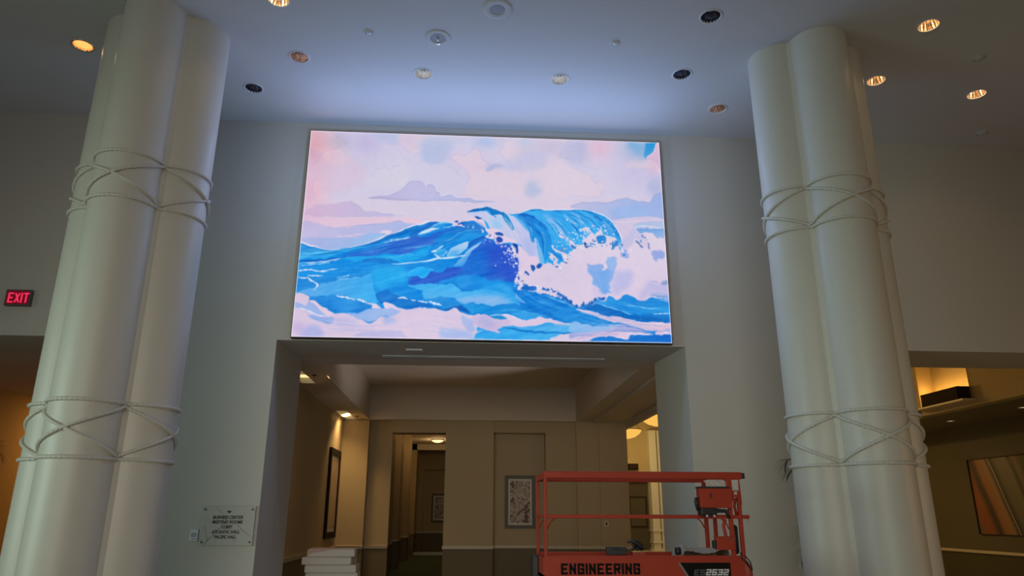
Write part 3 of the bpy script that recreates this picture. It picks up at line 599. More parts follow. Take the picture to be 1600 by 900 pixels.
    # bottom foam
    poly(['E',(50,900),(100,340),(250,335),(280,350),(270,390),(330,400),(450,480),(560,545),(640,540),(730,550),(850,600),(950,655),(1000,650),(1080,590),(1200,580),'F',(0,490),(100,490),(220,500),(290,500),(380,475),(480,475),(600,490),(720,508),(820,485),(900,530),(1000,560),(1100,570),'G',(0,560),(140,552),(200,580),(380,555),(460,575),(560,620),(640,620),(760,590),(880,610),(1060,650),'H',(0,660),(300,760),(400,900)],(218,198,222),(214,202,228),axis='x',rag=3,soft=1,tex=7)
    poly(['E',(1200,580),'F',(0,425),(90,432),(180,480),(290,500),(100,495),(0,480),'E',(1180,480),(1010,480),(1000,440),(920,415),(1060,440)],(222,204,226),soft=1,rag=2)
    poly(['E',(700,545),(820,530),(1000,480),(1200,480),'F',(140,500),(200,520),(100,575),(0,570),'E',(1180,590),(1080,590),(1010,625),(940,640),(860,605)],(140,180,234),(160,184,232),axis='x',soft=2,rag=3)
    line(['E',(885,490),(1000,495)],2.6,(226,222,240),soft=1)
    line(['E',(700,550),(850,600),(950,660),(1010,640),(1080,590),(1200,575)],1.2,(200,180,214),a=.7,soft=1)
    poly(['E',(100,400),(230,440),(270,400),(390,490),(470,570),(420,575),(330,545),(200,490),(105,470)],(160,182,232),soft=2,rag=3)
    poly(['E',(250,550),(400,575),(520,590),(560,620),(500,655),(380,630),(300,595)],(134,170,228),soft=2,rag=3,edge=(160,176,226))
    line(['E',(105,480),(180,482),(260,510),(380,560),(480,572)],2.0,(226,222,240),soft=1)
    poly(['E',(280,395),(330,400),(450,480),(560,545),(480,572),(400,490)],(226,204,224),soft=1,rag=2)
    poly(['E',(540,600),(700,590),(830,620),(800,680),(640,690),(520,640)],(182,184,228),a=.7,soft=5)
    poly(['E',(240,690),(360,680),(440,760),(420,800),(150,800)],(166,176,228),a=.8,soft=5,rag=4)
    poly(['E',(90,640),(240,680),(200,760),(90,740)],(196,180,222),a=.7,soft=5)
    poly(['E',(780,790),(900,760),(1050,745),(1200,740),'F',(200,750),(260,800),(270,820),(0,820),'E',(900,810)],(186,184,226),a=.9,soft=2,rag=3)
    poly(['F',(0,580),(100,580),(160,620),(120,660),(40,660),(0,640)],(160,180,232),a=.8,soft=4,rag=4)
    poly(['F',(670,700),(740,720),(880,730),(990,760),(1060,830),(700,830)],(166,188,236),a=.9,soft=4,rag=3)
    poly(['F',(890,570),(1000,600),(1060,680),(1040,760),(960,720)],(170,186,234),a=.9,soft=3,rag=3)
    poly(['F',(1040,600),(1200,590),'G',(150,600),(300,620),(360,640),(270,690),(180,700),(100,690),(0,640)],(172,180,228),a=.9,soft=3,rag=4)
    flow(['E',(100,420),(400,560),(800,640),(1180,620)],['E',(80,780),(500,760),(900,760),'F',(200,740)],16,[(190,186,226),(232,216,234),(170,178,228),(206,186,218)],.5,1.6,.6,46)
    flow(['F',(300,560),(700,560),(1000,640)],['F',(100,760),(500,760),(900,820)],10,[(196,188,226),(232,216,234),(182,186,230)],.5,1.6,.5,47)
    # ribbons bottom right
    poly(['F',(1060,830),(1090,760),(1150,740),'G',(20,740),(60,700),(200,740),(300,765),(270,720),(420,690),(560,705),(640,680),(760,680),(880,650),(1000,690),(1200,680),'H',(60,690),(0,760),'G',(1000,790),(880,830),(800,860),(0,850)],(56,168,236),(62,170,234),axis='x',soft=1,rag=3)
    poly(['G',(0,570),(140,550),(200,590),(400,620),(440,650),(420,690),(280,720),(300,765),(230,750),(100,720),(60,690),(0,660)],(206,188,222),soft=1,rag=3)
    poly(['G',(40,610),(140,580),(220,640),(260,690),(120,700)],(178,178,224),a=.8,soft=5)
    poly(['G',(190,585),(300,568),(390,605),(330,615),(240,605)],(36,146,214),soft=1,rag=2)
    line(['G',(150,572),(280,560),(400,560),(480,590),(600,632)],1.4,(226,226,244),soft=1)
    poly(['G',(580,650),(640,620),(760,600),(880,615),(1100,660),(1200,665),'H',(100,670),(200,700),'G',(1200,690),(1000,690),(880,655),(760,680),(660,685),(580,700),(440,690),(440,655)],(216,196,224),soft=1,rag=3)
    poly(['G',(340,708),(480,720),(640,745),(840,755),(1000,765),(1200,765),(1200,778),(1000,780),(700,770),(540,755)],(24,120,204),soft=1,rag=2)
    line(['G',(0,830),(140,832)],2.,WH,soft=1)
    poly(['G',(540,715),(760,700),(900,670),(1200,690),(1200,755),(900,750),(700,735)],(86,176,236),a=.8,soft=3)
    # right bottom water
    poly(['H',(0,425),(60,460),(140,470),(200,430),(260,450),(300,400),(420,345),(540,385),(620,335),(700,355),(820,400),(900,370),(1000,370),(1160,420),(1175,655),(900,655),(760,620),(600,590),(400,580),(200,500),(60,480)],(40,142,222),(24,122,208),soft=1,rag=3)
    poly(['H',(300,430),(540,480),(640,540),(800,560),(1000,540),(1160,560),(1160,480),(900,470),(700,440),(440,380)],(44,152,228),a=.9,soft=3,rag=3)
    poly(['H',(160,470),(300,440),(500,500),(700,560),(1000,600),(1160,600),(1165,650),(900,650),(700,610),(450,580),(250,520)],(22,108,194),soft=2,rag=4)
    dots(60,1020,502,16,4,.25,.6,(20,80,150),ang=.05,seed=12); dots(24,1000,500,14,4,.25,.5,(110,190,236),seed=13)
    line(['H',(290,425),(400,460),(560,510),(740,570)],2.0,(120,190,240),soft=1,rag=2)
    line(['H',(600,455),(760,465),(900,490),(1050,500)],1.3,(150,206,242),soft=1,rag=2)
    line(['H',(950,555),(1060,555),(1160,545)],1.6,(190,220,244),soft=1,rag=1)
    line(['H',(910,345),(1000,370),(1130,378)],2.6,(206,206,236),soft=1,rag=2)
    poly(['H',(900,330),(960,300),(1130,320),(1140,420),(1000,365)],(160,180,228),a=.8,soft=3,rag=3)
    line(['H',(910,350),(980,340),(1040,358),(1130,365)],1.2,(110,150,206),soft=1)
    line(['H',(1000,390),(1080,400),(1150,430)],1.,(160,200,240),soft=1)
    poly(['H',(0,480),(60,485),(200,560),(400,600),(560,640),(600,680),(300,690),(0,650),'G',(1100,640),(900,560),(1100,470)],(28,132,218),(40,142,220),soft=2,rag=3)
    for k in range(5): line(['H',(20+20*k,500+26*k),(200,560+22*k),(480,640+12*k)],1.6,[(60,164,232),(22,112,200),(46,150,226),(24,116,206),(70,166,232)][k],a=.7,soft=2,rag=2)
    poly(['H',(60,495),(180,510),(400,575),(560,590),(700,620),(860,650),(1175,665),(1175,740),(900,750),(700,690),(560,660),(400,620),(220,560)],(214,200,228),(216,188,214),axis='x',soft=1,rag=2)
    line(['H',(100,500),(300,560),(500,600),(700,640)],1.,(150,160,214),a=.7,soft=1); line(['H',(200,545),(400,600),(620,650)],.9,(130,160,220),a=.7,soft=1)
    line(['H',(740,640),(900,665),(1170,668)],1.5,WH,soft=1)
    poly(['H',(0,655),(150,665),(260,690),(400,690),(500,680),(560,690),(460,740),(240,765),(0,770)],(130,186,236),(160,186,234),axis='x',soft=2,rag=3)
    poly(['H',(440,740),(560,690),(700,700),(820,745),(960,760),(1175,730),(1175,790),(1000,770),(800,765),(600,770),(300,800),(100,820),(0,850),(0,780),(240,765)],(160,170,222),(176,176,218),axis='x',soft=2,rag=4)
    line(['H',(0,790),(240,770),(420,750),(520,710),(600,695)],1.6,(206,190,224),soft=1); line(['H',(520,700),(620,690),(720,715),(860,750)],1.4,(112,134,204),soft=1,rag=2); line(['H',(460,750),(600,745),(800,755)],1.2,(104,134,206),soft=1,rag=2)
    poly(['H',(0,860),(200,800),(420,775),(700,765),(900,780),(970,800),(1000,770),(1080,760),(1175,795),(1175,880),(0,880)],(216,196,224),soft=1,rag=3)
    poly(['H',(220,860),(320,830),(460,820),(560,830),(640,850),(700,800),(900,795),(1000,800),(1175,800),(1180,890),(200,880)],(40,132,214),(20,104,200),axis='x',soft=1,rag=3)
    line(['H',(520,820),(600,828),(660,845),(665,815)],1.8,WH,soft=1,rag=2); line(['H',(640,780),(800,790),(960,800)],1.4,WH,soft=1); line(['H',(1070,765),(1130,780),(1175,792)],2.,WH,soft=1,rag=2)
    line(['H',(60,850),(240,805),(420,790),(560,790)],.9,(120,110,180),a=.7,soft=1)
    # ---- falling curtain of the wave
    poly(['B',(1060,210),(1140,180),(1309,150),'C',(160,150),(340,205),(440,235),(520,238),(560,235),(700,190),(820,180),(900,195),(1080,195),(1309,190),'D',(120,190),(250,215),(400,265),(510,340),(600,480),(640,590),(640,700),(560,700),(200,700),(60,800),'C',(1140,900),(830,900),(820,1000),(600,900),(500,640),(300,600),(200,500),(130,330),(60,280),'B',(1130,240)],(44,160,232),(60,170,238),axis='x',soft=1,rag=1)
    # pale face of the lip
    poly(['B',(1070,212),(1140,215),(1309,200),'C',(160,205),(230,260),(340,230),(430,230),(520,290),(640,420),(700,470),(730,590),(780,540),(800,660),(820,760),(830,900),'G',(640,40),(560,60),(520,30),'C',(560,830),(540,740),(600,640),(460,590),(350,560),(330,470),(220,440),(150,330),(60,290),'B',(1150,265)],(186,200,236),(210,200,230),soft=1,rag=2,tex=8)
    poly(['C',(220,300),(340,290),(380,380),(300,420),(240,400)],(140,196,236),a=.8,soft=6)
    poly(['C',(480,290),(560,320),(680,450),(720,560),(640,640),(560,560),(500,440)],(188,192,232),a=.8,soft=6)
    poly(['C',(660,560),(760,600),(800,720),(720,800),(640,740)],(170,186,234),a=.8,soft=7)
    poly(['B',(1060,210),(1140,178),(1309,150),'C',(0,182),(100,160),(170,150),(340,205),(400,240),(470,340),(512,430),(480,432),(430,370),(380,290),(340,240),(290,240),(220,250),(280,270),(260,275),(210,230),(170,190),(60,195),'B',(1200,205)],(22,100,186),(30,136,210),axis='x',soft=1,rag=2,edge=(14,80,160))
    poly(['C',(360,240),(420,250),(480,350),(512,432),(480,432),(430,370),(400,310)],(34,146,208),soft=1,edge=(16,100,180))
    dots(5,788.5,347,.8,1,.4,.8,(130,210,240),seed=3)
    # ribs of the curtain
    R=lambda a,c,w,al=.85,so=2: line(a,w,c,a=al,soft=so,rag=1)
    poly(['C',(510,235),(640,238),(760,300),(880,400),(960,540),(990,640),(980,740),(900,840),(830,900),(860,760),(820,600),(780,520),(730,590),(700,450),(620,330)],(28,130,216),(40,156,230),soft=1,rag=1)
    R(['C',(520,240),(620,300),(720,420),(740,580)],(110,190,238),2.6); R(['C',(540,240),(660,330),(730,430)],(30,120,204),2.4)
    R(['C',(560,240),(700,260),(820,350),(880,410)],(22,84,186),5.0,.9); R(['C',(640,320),(760,420),(850,520),(880,640),(870,800)],(24,104,196),3.4)
    R(['C',(700,260),(850,360),(940,480),(980,600)],(24,112,200),2.2); R(['C',(740,340),(860,450),(900,600),(900,800)],(70,172,236),2.4)
    R(['C',(720,480),(760,580),(740,590)],(20,120,206),2.0)
    poly(['C',(800,560),(830,640),(880,760),(880,880),(830,890),(820,760)],(120,190,238),a=.9,soft=1,rag=1)
    R(['C',(640,215),(800,240),(950,330),(1060,470),(1140,640)],(64,178,240),6.0,.8,3)
    R(['C',(880,240),(980,330),(1080,440),(1180,560),(1230,640)],(168,194,236),7.5,.9,4)
    R(['C',(960,220),(1100,300),(1230,450),(1290,560)],(44,160,232),6.0,.8,3)
    R(['C',(1000,215),(1150,230),(1250,300),(1309,400)],(34,144,222),4.0,.7,3); R(['C',(1130,230),(1240,340),(1309,400)],(140,190,238),4.0,.8,3)
    R(['C',(580,215),(700,192),(820,182),(900,196)],(20,112,190),2.4,.9,1); R(['C',(900,198),(1080,198),(1309,190),'D',(120,190)],(24,112,196),2.0,.9,1)
    R(['D',(0,205),(90,280),(160,360),(200,420)],(150,194,238),4.5,.8,3); R(['D',(0,350),(60,420),(120,560)],(24,116,202),3.0,.8,2)
    R(['D',(0,200),(120,240),(230,310),(330,420)],(34,140,220),4.5,.9,3); R(['D',(100,200),(200,250),(300,310),(360,380)],(90,180,238),4.2,.8,3)
    R(['D',(130,192),(250,218),(340,290),(400,330)],(22,116,192),4.6,.95,2); R(['D',(260,230),(400,270),(500,360),(560,470)],(46,148,220),6.,.9,3)
    R(['D',(400,300),(480,380),(560,480),(600,560)],(30,124,206),3.,.7,3); R(['D',(540,400),(600,500),(628,580)],(18,112,200),2.2,.9,1)
    poly(['D',(380,400),(480,360),(560,460),(520,520),(440,510)],(70,160,226),a=.7,soft=5)
    line(['C',(480,228),(560,228),(640,200),(720,180),(830,172),(920,186),(1100,184),(1309,180),'D',(120,180),(260,205),(410,255),(510,325),(560,400),(620,490),(640,560)],1.5,(214,226,244),soft=1,rag=1,taper=False)
    line(['B',(1060,205),(1200,150),(1309,140),'C',(170,142),(340,196)],1.0,(224,216,236),soft=1)
    flow(['C',(540,240),(700,330),(800,440),(860,600),(860,860)],['D',(270,225),(430,300),(560,430),(620,560)],64,[(22,104,196),(26,120,210),(90,184,240),(150,200,242),(30,140,224),(120,192,240)],.6,1.8,.75,44)
    flow(['B',(1200,240),'C',(120,230),(300,330),(420,430),(560,600)],['C',(440,240),(560,320),(660,450),(700,600),(760,800)],22,[(206,206,236),(160,184,234),(226,208,230),(150,200,238)],.6,1.8,.6,45)
    # pink rim of foam under lip
    poly(['B',(880,345),(940,335),(1050,310),(1160,295),'C',(60,300),(120,330),(160,420),(230,430),(330,440),(400,520),(500,560),(560,620),(640,700),(720,770),(800,780),(830,880),'G',(680,30),(700,120),(640,200),(560,200),(470,190),(500,110),(520,40),'C',(600,900),(550,780),(480,700),(540,690),(560,640),(540,610),(440,600),(330,600),(310,630),(270,600),(240,560),(160,540),(150,515),(180,500),(160,450),(130,380),(80,330),(0,315),'B',(1180,320),(1010,330),(960,350),(1020,380),(1020,400),(940,380),(890,390)],(226,206,226),(222,202,226),soft=1,rag=2.5,tex=4)
    poly(['B',(560,330),(700,290),(850,240),(950,220),(1040,240),(1060,270),(1170,290),(1060,315),(940,340),(870,340),(720,335)],(214,204,226),soft=1,rag=2,tex=3)
    poly(['B',(1060,225),(1130,225),(1290,205),'C',(120,230),(200,300),(160,330),(60,280),'B',(1180,270)],(190,196,232),a=.8,soft=3)
    # dark holes with drops in the foam
    for s,c in [(['B',(1150,278),(1180,262),(1245,290),(1200,295)],(40,100,180)),(['C',(10,275),(50,265),(105,290),(70,300)],(36,90,170)),
                (['C',(265,475),(310,462),(360,480),(365,510),(300,505)],(36,90,176)),(['C',(290,545),(330,528),(360,560),(365,600),(310,600),(285,570)],(40,80,180)),
                (['C',(480,610),(520,610),(560,650),(560,730),(530,735),(540,680),(500,640)],(30,70,166)),(['G',(660,0),(700,0),(700,50),(665,40)],(40,94,180)),
                (['G',(675,100),(715,90),(720,120),(700,140)],(40,94,180)),(['G',(600,50),(640,90),(600,105)],(44,94,186)),(['G',(900,0),(950,20),(905,25)],(50,110,190)),(['G',(1020,0),(1080,0),(1080,40),(1050,20)],(46,104,186)),
                (['G',(590,225),(610,205),(640,240),(700,230),(735,235),(740,265),(690,290),(600,280),(540,260)],(36,110,200)),(['G',(785,260),(820,240),(840,280),(880,260),(880,310),(820,320)],(30,100,186)),
                (['G',(940,355),(960,310),(1000,300),(1010,360),(970,370)],(36,120,200)),(['G',(1020,370),(1080,390),(1040,405)],(36,100,180)),(['G',(1080,410),(1190,450),(1180,470),(1100,430)],(30,96,180)),
                (['C',(800,880),(840,870),(870,910),(800,930)],(40,90,180)),(['C',(715,885),(755,885),(760,910),(720,910)],(40,90,180))]:
        poly(s,c,soft=1,rag=3,tex=4)
    poly(['G',(510,265),(540,210),(580,200),(560,240),(520,270)],(222,214,236),soft=1,rag=1)
    line(['G',(620,285),(700,290),(760,270)],1.4,(200,214,240),soft=1)
    dots(26,792,400,9,12,.5,1.4,(224,214,236),ang=-.6,seed=21); dots(12,762,378,6,5,.4,1.1,(220,220,240),seed=22); dots(14,800,402,4,7,.7,1.9,(228,216,236),seed=23)
    poly(['C',(460,650),(500,660),(540,740),(500,750),(470,740),(490,700)],(226,212,232),soft=1,rag=3)
    # ---- great splash on the right
    poly(['C',(975,615),(1000,620),(1060,680),(1100,700),(1150,740),(1200,730),(1240,700),(1200,600),(1180,570),(1250,575),(1309,620),'D',(160,600),(170,560),(240,530),(230,460),(120,420),(150,395),(240,420),(280,480),(370,440),(390,500),(520,530),(570,580),(610,620),(640,700),(740,680),(800,600),(810,545),(860,560),(900,640),(990,640),(960,590),(880,500),(1000,500),(1080,540),(1190,600),(1240,900),'H',(1120,160),(1020,200),(960,180),(900,180),(900,340),(830,390),(700,350),(610,330),(540,385),(420,345),(400,400),(290,380),(240,440),(200,430),(140,465),(80,460),(0,425),'G',(1050,390),(900,345),(820,300),(760,300),(720,260),(640,230),(560,200),(460,185),(510,110),(540,100),(600,90),(660,60),(720,20),'C',(860,900),(920,870),(1000,880),(1020,890),(970,740),(990,750),(1080,870),(1110,850),(1120,800),(1040,700)],(218,206,226),(218,202,226),axis='y',soft=1,rag=8,tex=6)
    poly(['D',(640,600),(800,420),(830,430),(850,480),(960,590),(880,560),(800,560),(790,620),(700,680),(650,690)],(196,192,226),soft=3,rag=4)
    poly(['G',(820,140),(880,120),(900,200),(860,220)],(202,192,224),a=.5,soft=5)
    # blue shadows in the splash
    poly(['H',(190,20),(260,0),(350,-30),(360,30),(420,0),(440,-90),(510,-100),(500,60),(460,200),(440,330),(380,310),(300,260),(250,210),(230,120)],(150,178,232),(108,166,232),axis='y',soft=3,rag=6)
    poly(['H',(350,30),(380,10),(430,30),(430,120),(350,140)],(110,168,232),a=.6,soft=5)
    poly(['H',(350,40),(360,-10),(440,-30),(430,10),(390,40)],(224,206,228),soft=1,rag=3)
    poly(['H',(470,200),(520,60),(640,60),(740,80),(740,120),(640,250),(500,330),(460,330)],(182,184,228),a=.85,soft=6,rag=6)
    poly(['H',(250,240),(320,260),(400,370),(280,360)],(200,190,226),a=.7,soft=5)
    poly(['H',(880,180),(960,175),(1010,215),(1100,200),(1130,250),(1130,320),(950,300),(900,330),(800,380)],(190,184,226),a=.85,soft=5,rag=5)
    poly(['H',(1050,190),(1120,160),(1120,215),(1040,220)],(130,150,206),a=.8,soft=2,rag=4)
    line(['H',(930,180),(990,182),(1015,210)],.9,(140,140,196),a=.8,soft=1)
    poly(['D',(1030,700),(1130,710),(1190,790),(1100,830),(1040,840)],(146,166,224),soft=3,rag=6)
    poly(['D',(220,870),(300,890),(400,870),(400,920),(240,910)],(140,170,228),soft=2,rag=5)
    poly(['D',(470,800),(550,790),(560,940),(480,930)],(150,180,232),soft=2,rag=5)
    poly(['D',(640,690),(700,690),(740,740),(720,800),(660,800),(640,740)],(150,172,226),soft=1,rag=6)
    for s,c in [(['D',(330,510),(430,515),(440,600),(370,610),(330,590)],(40,134,214)),(['D',(510,660),(530,600),(600,590),(600,640),(530,680)],(60,130,206)),(['D',(235,610),(290,610),(300,650),(250,660)],(90,150,214)),
                (['D',(165,600),(200,610),(235,655),(190,660)],(20,80,160)),(['D',(265,560),(300,555),(295,585),(265,580)],(120,150,200)),(['D',(10,640),(60,640),(70,690),(20,690)],(60,140,210)),
                (['D',(820,585),(860,590),(900,655),(870,655)],(110,130,190)),(['D',(965,615),(990,620),(1010,680),(980,670)],(120,140,196)),(['D',(880,505),(910,510),(930,540),(900,535)],(140,150,200)),
                (['C',(1240,640),(1290,660),(1280,695),(1240,680)],(70,130,200)),(['C',(1100,680),(1170,670),(1160,720),(1110,730)],(80,150,216)),(['C',(1135,835),(1180,850),(1180,870),(1140,855)],(90,110,170)),
                (['C',(1155,765),(1170,765),(1168,778)],(90,100,160)),(['C',(990,690),(1050,740),(1110,790),(1090,820),(1010,760)],(40,134,214)),(['D',(420,530),(460,540),(430,600)],(60,140,214))]:
        poly(s,c,soft=1,rag=4,tex=4)
    dots(46,925,372,22,8,.4,1.5,(226,216,236),ang=.12,seed=31); dots(16,936,362,7,5,.5,2.2,(226,212,232),seed=32); dots(18,946,350,3,7,.3,.8,(190,210,240),seed=33)
    dots(14,880,384,8,7,.5,1.4,(226,216,236),seed=35); dots(10,906,372,4,7,.5,1.3,(214,226,244),seed=36); dots(14,900,374,12,5,.4,1.1,(190,225,246),seed=37)
    poly(['C',(1075,500),(1110,520),(1145,530),(1120,545),(1080,530)],(224,208,230),soft=1,rag=2)
    for k,(x,y) in enumerate([(1105,478),(1180,545),(1150,760),(1265,560)]): poly(['C',(x-12,y),(x,y-12),(x+12,y),(x,y+12)],WH,soft=1)
    for k,(x,y,w,h_) in enumerate([(100,455,26,14),(200,420,30,14),(235,385,10,30),(355,370,22,16),(460,420,10,16),(600,430,10,14)]): pass
    flow(['H',(60,500),(400,590),(800,650),(1170,680)],['H',(0,790),(400,760),(800,740),(1170,770)],20,[(232,216,234),(130,170,230),(196,170,212),(90,150,222)],.5,1.3,.55,48)
    flow(['H',(300,440),(600,520),(900,600),(1160,600)],['H',(640,345),(800,410),(1000,420),(1160,470)],16,[(24,110,198),(80,176,236),(30,124,210)],.5,1.4,.6,49)
    flow(['H',(760,40),(900,160),(1000,300)],['H',(100,60),(160,250),(200,380)],12,[(206,192,224),(226,212,232),(196,196,230)],.6,2.0,.4,50)
    # torn blue edge below the splash
    for k in range(34):
        t=k/33.; x=845+t*98; y=np.interp(x,[845,866,900,915,930,945],[452,461,480,479,470,467])
        if rng.rand()<.25: continue
        hh=1.2+3.2*rng.rand()**1.5; w_=.9+1.7*rng.rand(); q_=rng.uniform(-1,1)
        poly(['X',(x-w_,y+2.5),(x-w_*.6+q_,y-hh*.5),(x+q_,y-hh),(x+w_*.7+q_,y-hh*.5),(x+w_*1.2,y+2.5)],(30,104,190),soft=1,rag=5,tex=4)
    # torn left edge of the splash and the crest above the barrel
    for (x0,y0,x1,y1,n,dk) in [(803,452,812,425,16,1),(806,420,803,395,12,1),(812,446,850,455,16,0),(762,372,800,396,20,1),(712,352,760,366,14,1),(868,424,900,392,18,0),(900,392,966,384,34,0),(966,384,974,410,12,0),(975,400,1010,376,16,0),(870,430,882,404,8,0)]:
        for k in range(n):
            t=rng.rand(); x=x0+(x1-x0)*t+rng.randn()*1.6; y=y0+(y1-y0)*t+rng.randn()*1.6; r_=rng.uniform(.5,1.9)
            tt=np.linspace(0,2*np.pi,8)[:-1]; e=rng.uniform(.6,1.5)
            c=WH if (k%2 or not dk) else (40,84,186)
            if not dk and k%4==0: c=(70,128,206)
            poly(['X']+[(x+r_*math.cos(a)*e,y+r_*math.sin(a)/e) for a in tt],c,tex=2,soft=1,rag=3)
    # brush grain running along the swell, only where the paint is blue
    G=noise(160,2,9); K=np.zeros_like(G); 
    for i in range(-14,15): K+=np.roll(np.roll(G,i*3,1),-int(i*.9),0)
    K/=29.; K=K/K.std()
    G2=noise(90,3,11); G2=G2/G2.std()
    bl=np.clip((img[...,2]-img[...,0]-60)/80.,0,1)*.36*np.clip((SY-395+(830-SX)*.5)/30.,.1,1)
    img+=(bl*K)[...,None]*np.array([13,10,5]); img+=G2[...,None]*np.array([.8,.7,.4])
    for sl_ in ((slice(0,5),slice(None)),(slice(H-5,H),slice(None)),(slice(None),slice(0,5)),(slice(None),slice(W-5,W))): img[sl_]=img[sl_]*.35+np.array([238,228,246])*.65
    out=blur(img,1)
    out=out.reshape(ART_H,SS,ART_W,SS,3).mean((1,3))
    return np.clip(out,0,255)/255.

def video_wall():
    t = thing('video_wall', 'large bright LED screen above the middle portal showing a breaking blue watercolour wave', 'screen', (.26, 10.5, SZ0))
    W_, H_ = SX1-SX0, SZ1-SZ0; x0 = SX0-.26
    # cabinet: shell behind the display with a thin rim
    MB().box(x0-.012, x0+W_+.012, -.115, -.002, -.012, H_+.012, .004).build('cabinet', M['black'], t)
    art = paint_wave()
    lin = np.where(art <= .04045, art/12.92, ((art+.055)/1.055)**2.4)
    nx, ny = ART_W, ART_H
    X = x0+np.linspace(0, W_, nx); Z = H_-np.linspace(0, H_, ny)
    co = np.zeros((ny, nx, 3), np.float32); co[..., 0] = X[None]; co[..., 1] = -.118; co[..., 2] = Z[:, None]
    idx = np.arange(nx*ny).reshape(ny, nx); f = np.stack([idx[:-1, :-1], idx[1:, :-1], idx[1:, 1:], idx[:-1, 1:]], -1).reshape(-1, 4)
    me = bpy.data.meshes.new('display'); me.vertices.add(nx*ny); me.vertices.foreach_set('co', co.ravel())
    me.loops.add(f.size); me.loops.foreach_set('vertex_index', f.ravel().astype(np.int32))
    me.polygons.add(len(f)); me.polygons.foreach_set('loop_start', np.arange(0, f.size, 4, dtype=np.int32)); me.polygons.foreach_set('loop_total', np.full(len(f), 4, np.int32))
    me.update(calc_edges=True)
    ca = me.color_attributes.new('picture', 'FLOAT_COLOR', 'POINT'); ca.data.foreach_set('color', np.concatenate([lin, np.ones((ny, nx, 1))], -1).astype(np.float32).ravel())
    m = bpy.data.materials.new('led_picture'); m.use_nodes = True; nt = m.node_tree; nt.nodes.clear()
    a = nt.nodes.new('ShaderNodeAttribute'); a.attribute_name = 'picture'; e = nt.nodes.new('ShaderNodeEmission'); e.inputs[1].default_value = 1.0; out = nt.nodes.new('ShaderNodeOutputMaterial')
    nt.links.new(a.outputs['Color'], e.inputs[0]); nt.links.new(e.outputs[0], out.inputs[0]); me.materials.append(m)
    o = bpy.data.objects.new('display', me); C.objects.link(o); o.parent = t; o['label'] = 'glowing painted picture of a curling wave under a pink sky'
video_wall()

# ------------------------------------------------------------------ clustered columns with rope bands
CO, CR = .385, .375
def profile(off=0., strip=.04):
    """closed outline of four merged round shafts, flat strips in the creases"""
    pts = []
    for k in range(4):
        a = k*math.pi/2-math.pi/2; cx, cy = CO*math.cos(a), CO*math.sin(a)
        for j in range(49):
            b = a-math.pi*.76+math.pi*1.52*j/48
            x, y = cx+(CR+off)*math.cos(b), cy+(CR+off)*math.sin(b)
            # keep what lies on this shaft's side of the creases
            u = x*math.cos(a)+y*math.sin(a); v = -x*math.sin(a)+y*math.cos(a)
            if u-abs(v) > strip*1.414/2*1.0: pts.append((x, y))
    return pts
def rope(path, r=.0185, lay=.052, n=12, step=.0085):
    """closed laid rope along a 3-D loop"""
    P = np.array(path); Q = np.vstack([P, P[:1]]); seg = np.linalg.norm(np.diff(Q, axis=0), axis=1); s = np.r_[0, np.cumsum(seg)]
    N = int(s[-1]/step); t = np.arange(N)*s[-1]/N; R_ = np.stack([np.interp(t, s, Q[:, i]) for i in range(3)], -1)
    D = np.roll(R_, -2, 0)-np.roll(R_, 2, 0); D /= np.linalg.norm(D, axis=1)[:, None]
    up = np.array([0, 0, 1.]); S = np.cross(D, up); S /= np.linalg.norm(S, axis=1)[:, None]; U = np.cross(S, D)
    turns = round(s[-1]/(lay*3)); ph = np.arange(N)/N*2*np.pi*turns
    th = np.arange(n)*2*np.pi/n
    rad = r*(1+.17*np.cos(3*(th[None]-ph[:, None])))
    V = R_[:, None]+rad[..., None]*(np.cos(th)[None, :, None]*S[:, None]+np.sin(th)[None, :, None]*U[:, None])
    idx = np.arange(N*n).reshape(N, n); F = np.stack([idx, np.roll(idx, -1, 1), np.roll(np.roll(idx, -1, 1), -1, 0), np.roll(idx, -1, 0)], -1).reshape(-1, 4)
    me = bpy.data.meshes.new('rope'); me.from_pydata(V.reshape(-1, 3).tolist(), [], F.tolist()); me.polygons.foreach_set('use_smooth', [True]*len(F)); me.materials.append(M['rope'])
    return me
